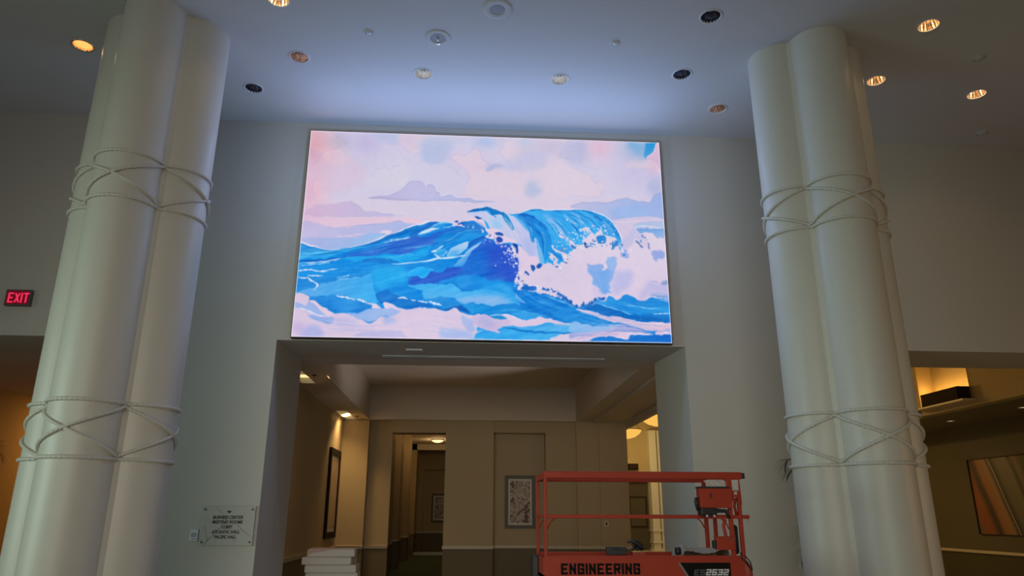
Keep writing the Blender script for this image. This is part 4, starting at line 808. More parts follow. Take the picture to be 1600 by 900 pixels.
def build_column(x, label):
    t = thing('cluster_column', label, 'column', (x, 8.337, 0), 0, None)
    mb = MB(); pr = profile(); zs = [0, .12, CZ]
    mb.prism(pr, 'z', 0, CZ); sh = mb.build('shaft', M['column'], t, sharp=35)
    pb = MB(); pb.prism(profile(.03), 'z', 0, .16); pb.build('base_moulding', M['column'], t, sharp=35)
    po = profile(.012, .02); P = np.array(po); Q = np.vstack([P, P[:1]]); s = np.r_[0, np.cumsum(np.linalg.norm(np.diff(Q, axis=0), axis=1))]; L = s[-1]
    # resample evenly and start the loop in a crease
    ang = np.arctan2(P[:, 1], P[:, 0]); i0 = int(np.argmin(np.abs(ang-math.pi/4))); P = np.roll(P, -i0, 0)
    Q = np.vstack([P, P[:1]]); s = np.r_[0, np.cumsum(np.linalg.norm(np.diff(Q, axis=0), axis=1))]; L = s[-1]
    tt = np.linspace(0, L, 401)[:-1]; XY = np.stack([np.interp(tt, s, Q[:, 0]), np.interp(tt, s, Q[:, 1])], -1)
    for z0, z1 in ((2.235, 2.81), (5.065, 5.62)):
        for kind in range(4):
            q = tt/L*4; fr = q % 1; od = (q.astype(int) % 2)
            if kind == 0: z = np.full(400, z1)
            elif kind == 1: z = np.full(400, z0)
            else:
                z = np.where((od == 0) ^ (kind == 3), z1-.03-(z1-z0-.06)*fr, z0+.03+(z1-z0-.06)*fr)
            xy = XY*(1+(.008 if kind == 3 else 0))
            # carried slightly proud where two ropes cross
            o = bpy.data.objects.new('rope', rope(np.c_[xy, z].tolist())); C.objects.link(o); o.parent = t
            o['label'] = ['upper', 'lower'][kind]+' horizontal rope of a band' if kind < 2 else 'rope zigzagging between the two horizontal ropes'
    return t
build_column(-3.99, 'thick white clustered column with rope bands, left of the screen')
build_column(4.573, 'thick white clustered column with rope bands, right of the screen')

# ------------------------------------------------------------------ ceiling fixtures
def can(x, y, kind, where):
    t = thing('recessed_downlight', 'round recessed downlight, '+where, 'light', (x, y, CZ), random.random()*6, 'recessed downlights in the lobby ceiling')
    MB().lathe([(RC-.004, .03), (RC-.004, -.004), (RC+.004, -.009), (RC+.017, -.007), (RC+.02, .0)], n=40).build('trim_ring', M['whitemetal'] if kind != 'amber' else M['bronze'], t)
    mt = {'amber': M['bronze'], 'gold': M['bronze'], 'gold2': M['bronze'], 'bronze': M['bronze'], 'chrome': M['chrome'], 'chrome2': M['chrome'], 'dark': M['darkmetal']}[kind]
    MB().lathe([(RC-.006, .0), (RC-.014, .05), (.088, .13), (.06, .19)], n=36, smooth=False, rib=.05).build('reflector', mt, t)
    MB().lathe([(.075, .19), (.075, .30), (.0001, .30)], n=20).build('housing', M['darkhole'], t)
    if kind == 'amber': MB().lathe([(RC-.012, .028), (.06, .020), (.0001, .018)], n=30).build('lens', M['bulb_amber'], t)
    bm_ = {'amber': M['bulb_amber'], 'gold': M['bulb_gold'], 'gold2': M['bulb_gold']}.get(kind, M['bulb_off'])
    MB().lathe([(.0001, .075 if kind == 'amber' else .10), (.03, .085 if kind == 'amber' else .105), (.048, .11), (.05, .14), (.035, .18), (.02, .24), (.0001, .25)], n=20).build('bulb', bm_, t)
    if kind in ('amber', 'gold', 'gold2'):
        spot('downlight_beam', (x, y, CZ+(.012 if kind == 'amber' else .06)), (x, y, 0), (1.0, .66, .30), {'amber': 8, 'gold': 6, 'gold2': 8}[kind], 150, 1.0, .03)
        point('downlight_inside', (x, y, CZ+.075), (1.0, .5, .18) if kind == 'amber' else (1.0, .66, .30), {'amber': .25, 'gold': .12, 'gold2': .28}[kind], .0)
random.seed(3)
for c in CANS: can(*c)
# round ceiling speakers
def plate(name, label, cat, x, y, r, ri, kind, group):
    t = thing(name, label, cat, (x, y, CZ), 0, group)
    MB().lathe([(r, .0), (r, -.008), (r-.012, -.014), (ri+.01, -.014), (ri, -.008), (ri, 0)], n=48).build('rim', M['ceiling'] if 'cover' in name or 'speaker' in name or 'plate' in name else M['whitemetal'], t)
    if kind == 'speaker':
        MB().lathe([(ri, -.006), (ri*.6, -.011), (.0001, -.013)], n=40).build('grille', M['grille'], t)
    elif kind == 'sprinkler':
        MB().lathe([(ri, -.004), (.0001, -.004)], n=40).build('backplate', M['grille'], t)
        g = MB().tube([(0, 0, -.004), (0, 0, -.05)], .012, 12)
        g.tube([(.018, 0, -.045), (.024, 0, -.075), (0, 0, -.10)], .004, 6); g.tube([(-.018, 0, -.045), (-.024, 0, -.075), (0, 0, -.10)], .004, 6); g.lathe([(.0001, -.10), (.03, -.10), (.03, -.104), (.0001, -.104)], n=14)
        g.build('nozzle', M['chrome'], t)
    else:
        MB().lathe([(ri, -.006), (ri*.8, -.02), (ri*.5, -.026), (.0001, -.026)], n=28).build('cover', M['whitemetal'] if 'detector' in name else M['ceiling'], t)
    return t
plate('ceiling_speaker', 'round white ceiling speaker with grey grille, nearest above the screen', 'speaker', .29, 7.54, .185, .095, 'speaker', None)
plate('sprinkler_plate', 'round white ceiling plate with hanging chrome sprinkler, left of the speaker', 'sprinkler', -.47, 8.16, .165, .10, 'sprinkler', None)
plate('smoke_detector', 'small round white detector on the ceiling, towards the left column', 'detector', -1.37, 8.11, .06, .045, 'cover', 'small round detectors')
plate('smoke_detector', 'small round white detector on the ceiling, towards the right column', 'detector', 1.89, 8.11, .06, .045, 'cover', 'small round detectors')
plate('ceiling_cover_plate', 'faint flush cover plate on the dark ceiling at far right near the wall', 'cover plate', 8.39, 10.04, .10, .08, 'cover', 'faint ceiling cover plates')
plate('ceiling_cover_plate', 'faint flush cover plate on the dark ceiling at right, above the yellow downlight', 'cover plate', 6.95, 8.09, .08, .06, 'cover', 'faint ceiling cover plates')

# hall ceiling fittings
def slot_light(y0, y1, label, group='louvred slot lights'):
    t = thing('slot_light', label, 'light', (-3.06, (y0+y1)/2, ZP), 0, group); L = (y1-y0)/2
    h = MB(); h.box(-.15, -.14, -L, L, 0, .22); h.box(.13, .14, -L, L, 0, .22); h.box(-.14, .13, -L, -L+.01, 0, .22); h.box(-.14, .13, L-.01, L, 0, .22); h.box(-.14, .13, -L, L, .21, .22)
    h.build('housing', M['whitemetal'], t)
    MB().box(-.09, .09, -L+.06, L-.06, .15, .19).build('lamp', M['tube'], t)
    n = int(L*2/.14)
    for k in range(1, n): MB().box(-.13, .12, -L+2*L*k/n-.006, -L+2*L*k/n+.006, .01, .07).build('louvre', M['whitemetal'], t)
slot_light(12.9, 14.2, 'lit slot light in the hall ceiling, half hidden by the portal jamb')
slot_light(18.1, 19.82, 'lit louvred slot light in the hall ceiling above the tall framed picture')
t = thing('ceiling_sensor', 'small white box fitting under the portal soffit', 'sensor', (-.81, 10.99, ZP)); MB().box(-.13, .13, -.05, .05, -.025, 0, .006).build('body', M['whitemetal'], t); MB().box(-.1, .1, -.03, .03, -.03, -.025).build('lens', M['grille'], t)
t = thing('slot_diffuser', 'long thin air slot in the portal soffit', 'air vent', (.45, 11.5, ZP)); MB().box(-1.8, 1.8, -.05, -.03, -.012, 0).box(-1.8, 1.8, .03, .05, -.012, 0).build('frame', M['whitemetal'], t); MB().box(-1.8, 1.8, -.03, .03, -.004, 0).build('slot', M['darkhole'], t)
for x, y, w in ((-2.78, 13.3, 'beside the half hidden slot light'), (-2.8, 19.1, 'beside the louvred slot light')):
    t = thing('fire_sprinkler', 'tiny dark sprinkler head '+w, 'sprinkler', (x, y, ZP), 0, 'hall sprinkler heads'); MB().lathe([(.05, 0), (.05, -.008), (.0001, -.012)], n=16).build('escutcheon', M['darkhole'], t); MB().tube([(0, 0, -.01), (0, 0, -.04)], .01, 8).build('nozzle', M['darkhole'], t)

# ------------------------------------------------------------------ pictures
def framed(name, label, cat, w, h, fw, d, fm, pm, loc, rz, mount=None):
    t = thing(name, label, cat, loc, rz)      # local: x across, -y towards the viewer, z up from bottom edge
    f = MB(); f.box(-w/2, w/2, -d, 0, 0, fw); f.box(-w/2, w/2, -d, 0, h-fw, h); f.box(-w/2, -w/2+fw, -d, 0, fw, h-fw); f.box(w/2-fw, w/2, -d, 0, fw, h-fw); f.build('frame', fm, t)
    b = MB().box(-w/2+fw, w/2-fw, -d*.45, -d*.2, fw, h-fw)
    if mount:
        b.build('mount', M['paper'] if mount is True else mount[1], t); k = mount[0] if mount is not True else .08
        MB().box(-w/2+fw+k, w/2-fw-k, -d*.5, -d*.45, fw+k, h-fw-k).build('print', pm, t)
    else: b.build('canvas', pm, t)
    return t
def pic_material(name, kind):
    m = bpy.data.materials.new(name); m.use_nodes = True; nt = m.node_tree; b = nt.nodes['Principled BSDF']; b.inputs['Roughness'].default_value = .45
    tc = nt.nodes.new('ShaderNodeTexCoord'); mp = nt.nodes.new('ShaderNodeMapping'); nt.links.new(tc.outputs['Object'], mp.inputs[0]); cr = nt.nodes.new('ShaderNodeValToRGB'); el = cr.color_ramp.elements
    if kind == 'stripes':
        sx = nt.nodes.new('ShaderNodeVectorMath'); sx.operation = 'DOT_PRODUCT'; sx.inputs[1].default_value = (.94, 0, .34); nt.links.new(mp.outputs[0], sx.inputs[0]); n = nt.nodes.new('ShaderNodeMapRange'); n.inputs[1].default_value = -1.63; n.inputs[2].default_value = 1.37; n.inputs[3].default_value = -.02; n.inputs[4].default_value = .98
        w = nt.nodes.new('ShaderNodeTexNoise'); w.inputs['Scale'].default_value = .9; ad = nt.nodes.new('ShaderNodeMath'); ad.operation = 'MULTIPLY_ADD'; ad.inputs[1].default_value = .04; nt.links.new(mp.outputs[0], w.inputs['Vector'])
        nt.links.new(sx.outputs['Value'], n.inputs[0]); nt.links.new(w.outputs['Fac'], ad.inputs[0]); nt.links.new(n.outputs[0], ad.inputs[2]); nt.links.new(ad.outputs[0], cr.inputs[0])
        cols = [(.0, (.22, .19, .13)), (.10, (.26, .20, .12)), (.16, (.48, .13, .05)), (.24, (.44, .14, .07)), (.30, (.07, .05, .04)), (.33, (.10, .06, .05)), (.37, (.50, .20, .09)), (.47, (.52, .30, .17)), (.50, (.20, .12, .09)), (.515, (.03, .03, .03)), (.525, (.60, .55, .52)), (.54, (.03, .03, .03)), (.60, (.22, .20, .15)), (.72, (.26, .23, .17)), (.76, (.04, .035, .03)), (.81, (.26, .18, .14)), (.88, (.015, .015, .015))]
    elif kind == 'abstract':
        v = nt.nodes.new('ShaderNodeTexNoise'); v.inputs['Scale'].default_value = 3.2; v.inputs['Detail'].default_value = 3; v.inputs['Distortion'].default_value = 2.2; nt.links.new(mp.outputs[0], v.inputs['Vector']); nt.links.new(v.outputs['Fac'], cr.inputs[0])
        cols = [(.0, (.05, .03, .03)), (.40, (.10, .05, .05)), (.43, (.22, .05, .05)), (.46, (.55, .47, .38)), (.52, (.58, .50, .40)), (.54, (.08, .08, .10)), (.57, (.5, .42, .33)), (.60, (.30, .06, .06)), (.66, (.55, .48, .38))]
    else:
        v = nt.nodes.new('ShaderNodeTexNoise'); v.inputs['Scale'].default_value = 1.6; v.inputs['Detail'].default_value = 6; nt.links.new(mp.outputs[0], v.inputs['Vector']); nt.links.new(v.outputs['Fac'], cr.inputs[0])
        cols = [(.3, (.42, .36, .26)), (.5, (.50, .40, .28)), (.58, (.48, .30, .20)), (.66, (.52, .44, .32))]
    if kind == 'stripes': cols = [(p_, tuple(v_*.62 for v_ in c_)) for p_, c_ in cols]
    while len(el) < len(cols): el.new(.5)
    for e, (p, c) in zip(el, cols): e.position = p; e.color = (*c, 1)
    nt.links.new(cr.outputs[0], b.inputs['Base Color']); return m
framed('framed_picture', 'tall narrow picture in black frame on the hall left wall, lit from the slot above', 'picture', 1.42, 2.11, .14, .06, M['darkframe'], pic_material('pale_wash_print', 'wash'), (-3.27, 18.82, 1.14), -math.pi/2*-1, (.10, M['paper']))
framed('framed_picture', 'upright abstract print in grey frame in the dark niche behind the lift', 'picture', .82, 1.37, .09, .05, mat('grey_frame', (.12, .11, .09), .5), pic_material('abstract_print_large', 'abstract'), (1.52, 20.2, 1.34), 0, (.05, M['paper']))
framed('framed_picture', 'small abstract print at the far end of the corridor', 'picture', .95, 1.30, .08, .05, mat('brown_frame', (.08, .06, .04), .5), pic_material('abstract_print_small', 'abstract'), (-1.05, 36.25, 1.34), 0, (.08, M['paper']))
framed('large_painting', 'large dark canvas with diagonal rust and brown stripes at far right', 'painting', 3.1, 1.96, .012, .06, M['darkframe'], pic_material('striped_canvas', 'stripes'), (14, 18.18, 1.22), -math.pi/2)
framed('framed_picture', 'dark picture on the far lounge wall between the lift rails', 'picture', .9, 1.5, .06, .05, M['darkframe'], M['darkwall'], (8.95, 38.18, 1.1), 0)

# ------------------------------------------------------------------ lamps in the rooms beyond
def chandelier(x, y, where):
    t = thing('bowl_pendant', 'glowing amber bowl pendant in the lounge, '+where, 'pendant lamp', (x, y, 4.40), 0, 'amber bowl pendants')
    MB().lathe([(.0001, 0), (.18, .02), (.36, .08), (.50, .18), (.585, .30), (.60, .32), (.585, .32), (.49, .20), (.35, .10), (.17, .035), (.0001, .02)], n=48).build('bowl', M['bowl'], t)
    MB().tube([(.605*math.cos(a), .605*math.sin(a), .32) for a in [k*math.pi/18 for k in range(36)]], .014, 8, closed=True).build('rim_band', M['darkframe'], t)
    for k in range(3):
        a = k*2*math.pi/3+.1; MB().tube([(.6*math.cos(a), .6*math.sin(a), .32), (.0, .0, 1.1)], .009, 6).build('cord', M['darkframe'], t)
    MB().tube([(0, 0, 1.1), (0, 0, 1.88)], .014, 8).build('rod', M['darkframe'], t)
    MB().lathe([(.0001, 1.9), (.09, 1.9), (.09, 1.87), (.02, 1.84)], n=24).build('canopy', M['darkframe'], t)
chandelier(6.2, 23.0, 'nearest, cut by the soffit edge'); chandelier(6.0, 27.0, 'further back, half behind the hall wall')
def dome(x, y, z, where):
    t = thing('dome_lamp', 'small glowing dome ceiling lamp, '+where, 'ceiling lamp', (x, y, z))
    MB().lathe([(.28, 0), (.28, -.03), (.25, -.03)], n=32).build('rim', M['darkframe'], t)
    MB().lathe([(.25, -.03), (.22, -.08), (.13, -.12), (.0001, -.135)], n=32).build('diffuser', M['bulb_white'], t)
dome(-1.14, 31.0, 4.7, 'far down the corridor')
for x, y, w in ((13.05, 18.8, 'further one, beside the right column'), (13.07, 16.2, 'nearer one, at the right edge')):
    t = thing('soffit_downlight', 'small lit downlight in the dark lounge soffit, '+w, 'light', (x, y, ZP), 0, 'lounge soffit downlights')
    MB().lathe([(.085, .05), (.085, -.004), (.105, -.006), (.11, 0)], n=28).build('trim_ring', M['whitemetal'], t); MB().lathe([(.0001, .01), (.075, .01), (.085, .05)], n=28).build('lamp', M['bulb_white'], t)
t = thing('wall_trough_light', 'dark box trough under glowing amber wall above the right portal opening', 'light', (11.7, 16.7, 4.28))
MB().box(-.3, -.285, -.7, .7, 0, .30).box(-.3, 0, -.7, -.685, 0, .30).box(-.3, 0, .685, .7, 0, .30).box(-.3, 0, -.7, .7, 0, .015).build('trough', M['darkframe'], t)
MB().box(-.2, -.1, -.62, .62, .18, .22).build('lamp', M['tube'], t)
MB().box(-.36, 0, -.9, 1.15, -.06, -.01, .01).build('ledge', M['trim'], t)
t = thing('wall_trough_light', 'tiny dark uplight box glowing on the far lounge wall', 'light', (8.70, 38, 3.92))
MB().box(-.25, .25, -.3, -.28, 0, .3).box(-.25, -.23, -.3, 0, 0, .3).box(.23, .25, -.3, 0, 0, .3).box(-.25, .25, -.3, 0, 0, .02).build('trough', M['darkframe'], t); MB().box(-.2, .2, -.2, -.1, .2, .24).build('lamp', M['tube'], t)

# ------------------------------------------------------------------ writing
GL = {'E': [[(1, 0), (0, 0), (0, 1), (1, 1)], [(0, .5), (.8, .5)]], 'N': [[(0, 0), (0, 1)], [(0, 1), (1, 0)], [(1, 0), (1, 1)]], 'G': [[(1, .82), (1, 1), (0, 1), (0, 0), (1, 0), (1, .48), (.6, .48)]],
      'I': [[(.5, 0), (.5, 1)]], 'R': [[(0, 0), (0, 1), (1, 1), (1, .5), (0, .5)], [(.45, .5), (1, 0)]], 'X': [[(0, 0), (1, 1)], [(0, 1), (1, 0)]], 'T': [[(.5, 0), (.5, 1)], [(0, 1), (1, 1)]],
      'S': [[(1, 1), (0, 1), (0, .5), (1, .5), (1, 0), (0, 0)]], '2': [[(0, 1), (1, 1), (1, .5), (0, .5), (0, 0), (1, 0)]], '6': [[(1, 1), (0, 1), (0, 0), (1, 0), (1, .5), (0, .5)]], '3': [[(0, 1), (1, 1), (1, 0), (0, 0)], [(.2, .5), (1, .5)]]}
def strokes(mb, text, x0, z0, w, h, gap, th, y, shear=0., d=.002, stencil=False):
    """block letters laid in the x-z plane facing -y"""
    x = x0
    for ch in text:
        cw = w*(.25 if ch == 'I' else 1)
        for pl in GL[ch]:
            for (a, b), (c, e) in zip(pl, pl[1:]):
                p = Vector((x+th/2+a*(cw-th), z0+th/2+b*(h-th))); q = Vector((x+th/2+c*(cw-th), z0+th/2+e*(h-th))); dv = (q-p).normalized()*th/2; n = Vector((-dv.y, dv.x))
                hv = abs(dv.x) < 1e-6 or abs(dv.y) < 1e-6; k = dv if hv else dv*.3
                segs = [(p-k, q+k)]
                if stencil and abs(dv.x) < 1e-6 and (q-p).length > h*.6: m_ = (p+q)/2+(q-p)*.16; g_ = dv*.13; segs = [(p-k, m_-g_), (m_+g_, q+k)]
                for s0, s1 in segs:
                    P = [s0+n, s1+n, s1-n, s0-n]
                    strokes.k += 1; e_ = d+.00012*(strokes.k % 9); mb.prism([(v.x+shear*(v.y-z0), v.y) for v in P], 'y', y-e_, y)
        x += cw+gap
    return x
strokes.k = 0
def text_mesh(name, lines, parent, m, size, y, spacing=1.0, off=0., widths=None):
    bm = bmesh.new()
    for i, (s, x, z) in enumerate(lines):
        cu = bpy.data.curves.new('t', 'FONT'); cu.body = s; cu.size = size; cu.align_x = 'CENTER'; cu.align_y = 'CENTER'; cu.extrude = .001; cu.offset = off; cu.space_character = spacing; cu.shear = .12
        o = bpy.data.objects.new('t', cu); C.objects.link(o); dg = bpy.context.evaluated_depsgraph_get(); dg.update(); me = bpy.data.meshes.new_from_object(o.evaluated_get(dg)); bpy.data.objects.remove(o)
        b2 = bmesh.new(); b2.from_mesh(me)
        sc_ = 1.0
        if widths: xs = [v.co.x for v in b2.verts]; sc_ = widths[i]/(max(xs)-min(xs))
        for v in b2.verts: v.co = Vector((v.co.x*sc_+x, -v.co.z+y, v.co.y+z))
        b2.to_mesh(me); b2.free(); bm.from_mesh(me)
    me = bpy.data.meshes.new(name); bm.to_mesh(me); bm.free(); me.materials.append(m); o = bpy.data.objects.new(name, me); C.objects.link(o); o.parent = parent; return o

# directory plaque, thermostat, exit sign, jamb sensor
t = thing('directory_sign', 'square stone plaque with five lines of directions on the wall beside the portal', 'sign', (-3.165, 10.5, 1.545))
m_pl = mat('veined_stone', (.50, .49, .43), .4, noise=.06, nscale=14)
MB().box(-.36, .345, -.035, -.018, -.255, .255, .003).build('plaque', m_pl, t)
text_mesh('lettering', [('BUSINESS CENTER', -.01, .105), ('MEETING ROOMS', -.01, .045), ('LOBBY', -.01, -.018), ('ATLANTIC HALL', -.02, -.082), ('PACIFIC HALL', -.02, -.146)], t, M['black'], .058, -.037, off=.0014, widths=[.40, .40, .14, .37, .29])
MB().prism([(-.035, .19), (.035, .19), (0, .155)], 'y', -.037, -.035).build('arrow', M['black'], t)
for sx, sz in ((-.32, .21), (.31, .21), (-.32, -.21), (.31, -.21)): MB().tube([(sx, 0, sz), (sx, -.043, sz)], .014, 14).build('standoff', M['darkmetal'], t)
m_vein = mat('dark_vein', (.14, .13, .11), .5)
for pl_, r_ in (([(-.30, -.25), (-.18, -.12), (-.05, .03), (-.02, .06)], .0035), ([(-.30, 0), (-.27, -.12), (-.25, -.2)], .002), ([(-.17, .23), (-.08, .14), (-.02, .06)], .0018), ([(.13, 0), (.2, -.06), (.32, -.14)], .0025), ([(.13, 0), (.18, .05)], .0016), ([(.1, -.24), (.12, -.17)], .0016)):
    v = MB()
    for (a, b), (c, e) in zip(pl_, pl_[1:]):
        p = Vector((a, b)); q = Vector((c, e)); n = (q-p).normalized(); n = Vector((-n.y, n.x))*r_; v.prism([tuple(p+n), tuple(q+n), tuple(q-n), tuple(p-n)], 'y', -.036, -.035)
    v.build('vein', m_vein, t)
t = thing('thermostat', 'small white thermostat on the wall left of the directory plaque', 'thermostat', (-3.60, 10.5, 1.42)); MB().box(-.055, .055, -.03, 0, -.075, .075, .008).build('body', M['whitemetal'], t); MB().box(-.035, .035, -.032, -.03, -.02, .035).build('display', M['grille'], t); MB().box(-.03, .03, -.032, -.03, -.05, -.035).build('button', M['grille'], t)
t = thing('exit_sign', 'red glowing EXIT sign on the wall left of the left column', 'sign', (-6.50, 10.5, 4.56))
MB().box(-.175, .175, -.07, 0, -.005, .235, .006).build('housing', mat('exit_housing', (.10, .09, .08), .5), t)
MB().box(-.155, .155, -.074, -.07, .015, .215).build('face', M['exit_face'], t)
e = MB(); strokes(e, 'EXIT', -.13, .035, .075, .15, .015, .021, -.074, shear=0., d=.004); e.build('lettering', M['exit_red'], t)
t = thing('wall_sensor', 'tiny white sensor on the right jamb of the middle portal', 'sensor', (3.30, 10.9, 2.9)); MB().box(-.03, 0, -.03, .03, -.03, .03, .006).build('body', M['whitemetal'], t); MB().tube([(-.03, 0, -.01), (-.045, 0, -.01)], .012, 10).build('lens', M['grille'], t)
t = thing('wall_switch', 'small dark lock plate on the panelled hall end wall behind the lift', 'switch', (3.76, 19.72, 1.47)); MB().box(-.06, .06, -.02, 0, -.07, .07, .006).build('plate', M['trim'], t); MB().box(-.02, .02, -.035, -.02, -.03, .03).build('lever', M['darkframe'], t)

# ------------------------------------------------------------------ scissor lift
L = thing('scissor_lift', 'orange scissor lift with guard rails parked in front of the middle portal', 'lift', (1.75, 7.575, 0))
lx, ly = 1.75, 7.575
def X(a): return a-lx
def Y(a): return a-ly
NY, FY = 7.2, 7.95
O, O2 = M['orange'], M['orange2']
MB().box(X(.76), X(2.72), Y(NY), Y(FY), 1.13, 1.16).build('deck', O2, L)
MB().box(X(.775), X(2.70), Y(NY-.02), Y(NY), 1.04, 1.33, .004).build('side_panel', O, L)
MB().box(X(.775), X(2.70), Y(FY), Y(FY+.02), 1.04, 1.33, .004).build('side_panel', O, L)
MB().box(X(.76), X(.775), Y(NY), Y(FY), 1.04, 1.31).build('end_panel', O, L)
MB().box(X(.86), X(2.66), Y(NY-.028), Y(NY-.02), 1.318, 1.332).build('panel_lip', O, L)
for y in (NY, FY):
    s = -1 if y == NY else 1
    MB().box(X(.775), X(2.735), Y(y-.02), Y(y+.02), 2.035, 2.105, .012).build('top_rail', O, L)
    MB().box(X(.775), X(2.78 if y == NY else 2.70), Y(y-.016), Y(y+.016), 1.665, 1.702, .008).build('mid_rail', O, L)
    MB().box(X(.772), X(.802), Y(y-.018), Y(y+.018), 1.04, 2.04, .006).build('rail_post', O, L)
    MB().box(X(2.575), X(2.615), Y(y-.018), Y(y+.018), 1.04, 2.04, .006).build('rail_post', O, L)
    MB().box(X(2.672), X(2.708), Y(y-.018), Y(y+.018), 1.04, 2.04, .006).build('rail_post', O, L)
    MB().tube([(X(.805), Y(y), 1.57), (X(.83), Y(y), 1.625), (X(.875), Y(y), 1.668)], .007, 8).build('gusset', O, L); MB().tube([(X(2.57), Y(y), 1.57), (X(2.545), Y(y), 1.625), (X(2.50), Y(y), 1.668)], .007, 8).build('gusset', O, L)
for z, h, nm in ((2.035, .06, 'top_rail'), (1.668, .032, 'mid_rail')):
    MB().box(X(.772), X(.802), Y(NY+.018), Y(FY-.018), z, z+h, .006).build(nm, O, L)
    MB().box(X(2.674), X(2.706), Y(NY+.018), Y(FY-.018), z, z+h, .006).build(nm, O, L)
MB().box(X(2.735), X(2.765), Y(NY-.018), Y(NY+.018), 2.042, 2.098, .004).build('end_cap', M['black'], L)
MB().tube([(X(1.12), Y(NY-.026), 2.075), (X(1.12), Y(NY-.018), 2.075)], .014, 10).build('locking_pin', O2, L)
MB().box(X(.70), X(.76), Y(7.62), Y(7.86), 1.06, 1.31, .01).build('manual_box', M['black'], L)
# entry end: labelled plate, gate loop, cables
MB().prism([(X(2.612), 2.04), (X(2.705), 2.04), (X(2.712), 1.80), (X(2.70), 1.78), (X(2.69), 1.86), (X(2.64), 1.87), (X(2.612), 1.80)], 'y', Y(NY-.022), Y(NY-.012)).build('label_plate', O, L)
MB().box(X(2.625), X(2.69), Y(NY-.024), Y(NY-.022), 1.93, 2.03).box(X(2.64), X(2.67), Y(NY-.024), Y(NY-.022), 1.89, 1.92).build('warning_label', M['label'], L)
MB().box(X(2.43), X(2.57), Y(NY+.03), Y(NY+.034), 1.955, 2.04).prism([(X(2.36), 2.02), (X(2.43), 2.04), (X(2.43), 1.97)], 'y', Y(NY+.03), Y(NY+.034)).build('warning_label', M['label'], L)
MB().tube([(X(2.54), Y(NY+.01), 1.66), (X(2.52), Y(NY+.01), 1.60), (X(2.535), Y(NY+.01), 1.50), (X(2.56), Y(NY+.01), 1.42)], .016, 10).tube([(X(2.66), Y(NY+.01), 1.86), (X(2.645), Y(NY+.01), 1.78), (X(2.66), Y(NY+.01), 1.70)], .014, 10).build('gate_loop', O, L)
MB().tube([(X(2.645), Y(NY+.06), 1.34), (X(2.64), Y(NY+.06), 1.36), (X(2.64), Y(NY+.06), 1.59), (X(2.645), Y(NY+.06), 1.61)], [.02, .034, .034, .015], 14).build('manual_tube', M['black'], L)
c = MB(); c.tube([(X(2.655), Y(NY-.03), 1.36), (X(2.66), Y(NY-.04), 1.30), (X(2.70), Y(NY-.04), 1.27), (X(2.735), Y(NY-.03), 1.20), (X(2.73), Y(NY-.02), 1.12), (X(2.70), Y(NY-.01), 1.06)], .008, 8)
c.tube([(X(2.69), Y(NY-.03), 1.33), (X(2.73), Y(NY-.05), 1.28), (X(2.745), Y(NY-.05), 1.2)], .006, 8); c.build('cable', M['black'], L)
MB().tube([(X(2.725), Y(NY+.0), 1.10), (X(2.725), Y(NY), 1.12), (X(2.72), Y(NY), 1.22), (X(2.70), Y(NY), 1.28)], [.03, .04, .04, .02], 14).build('hydraulic_cap', O2, L)
MB().tube([(X(2.76), Y(NY), 1.668), (X(2.765), Y(NY), 1.64), (X(2.755), Y(NY), 1.63)], .004, 6).build('gate_chain', M['steel'], L)
# control box
cb = MB().box(X(2.26), X(2.57), Y(7.05), Y(7.17), 1.765, 1.945, .006).build('control_box', O, L)
MB().box(X(2.26), X(2.55), Y(7.045), Y(7.18), 1.945, 1.962).build('lid', M['black'], cb)
MB().box(X(2.355), X(2.372), Y(7.046), Y(7.05), 1.855, 1.90, .002).build('slot', M['black'], cb)
MB().box(X(2.255), X(2.41), Y(7.03), Y(7.16), 1.70, 1.765, .01).prism([(X(2.40), 1.765), (X(2.54), 1.745), (X(2.50), 1.72), (X(2.41), 1.72)], 'y', Y(7.06), Y(7.15)).build('control_panel', M['black'], cb)
MB().tube([(X(2.50), Y(7.1), 1.75), (X(2.53), Y(7.1), 1.71), (X(2.555), Y(7.11), 1.675)], .014, 10).build('bracket', M['black'], cb)
MB().tube([(X(2.235), Y(7.08), 1.86), (X(2.225), Y(7.08), 1.82), (X(2.24), Y(7.08), 1.74)], [.018, .02, .016], 12).build('joystick', M['black'], cb)
for k in range(4): MB().tube([(X(2.275+.035*k), Y(7.04), 1.70), (X(2.275+.035*k), Y(7.035), 1.682)], .010, 10).build('knob', M['whitemetal'] if k % 2 else M['black'], cb)
jb = MB().box(X(2.40), X(2.575), Y(7.08), Y(7.17), 1.385, 1.505, .006).build('junction_box', O, L)
MB().box(X(2.375), X(2.40), Y(7.09), Y(7.16), 1.40, 1.47, .004).build('socket', M['black'], jb); MB().box(X(2.50), X(2.575), Y(7.075), Y(7.08), 1.47, 1.50).build('flap', O2, jb)
# lettering and number decal on the side panel
e = MB(); n_ = 11; w_ = (1.655-.925-.012*10)/(10+.25); strokes(e, 'ENGINEERING', X(.925), 1.165, (1.655-.925-.012*10)/(9.5), .098, .014, .021, Y(NY-.0202), d=.0015); e.build('lettering', M['stencil'], L)
MB().prism([(X(2.06), 1.268), (X(2.545), 1.268), (X(2.545), 1.13), (X(2.15), 1.13)], 'y', Y(NY-.0225), Y(NY-.0202)).build('number_decal', M['stencil'], L)
MB().prism([(X(2.04), 1.268), (X(2.06), 1.268), (X(2.15), 1.13), (X(2.13), 1.13)], 'y', Y(NY-.0227), Y(NY-.0202)).build('decal_stripe', M['steel'], L)
e = MB(); strokes(e, 'ES', X(2.185), 1.155, .048, .052, .010, .011, Y(NY-.0225), shear=.25); e.build('number', mat('decal_grey', (.10, .11, .12), .7), L)
e = MB(); strokes(e, '2632', X(2.30), 1.155, .048, .056, .008, .013, Y(NY-.0225), shear=.25); e.build('number', M['decal_white'], L)
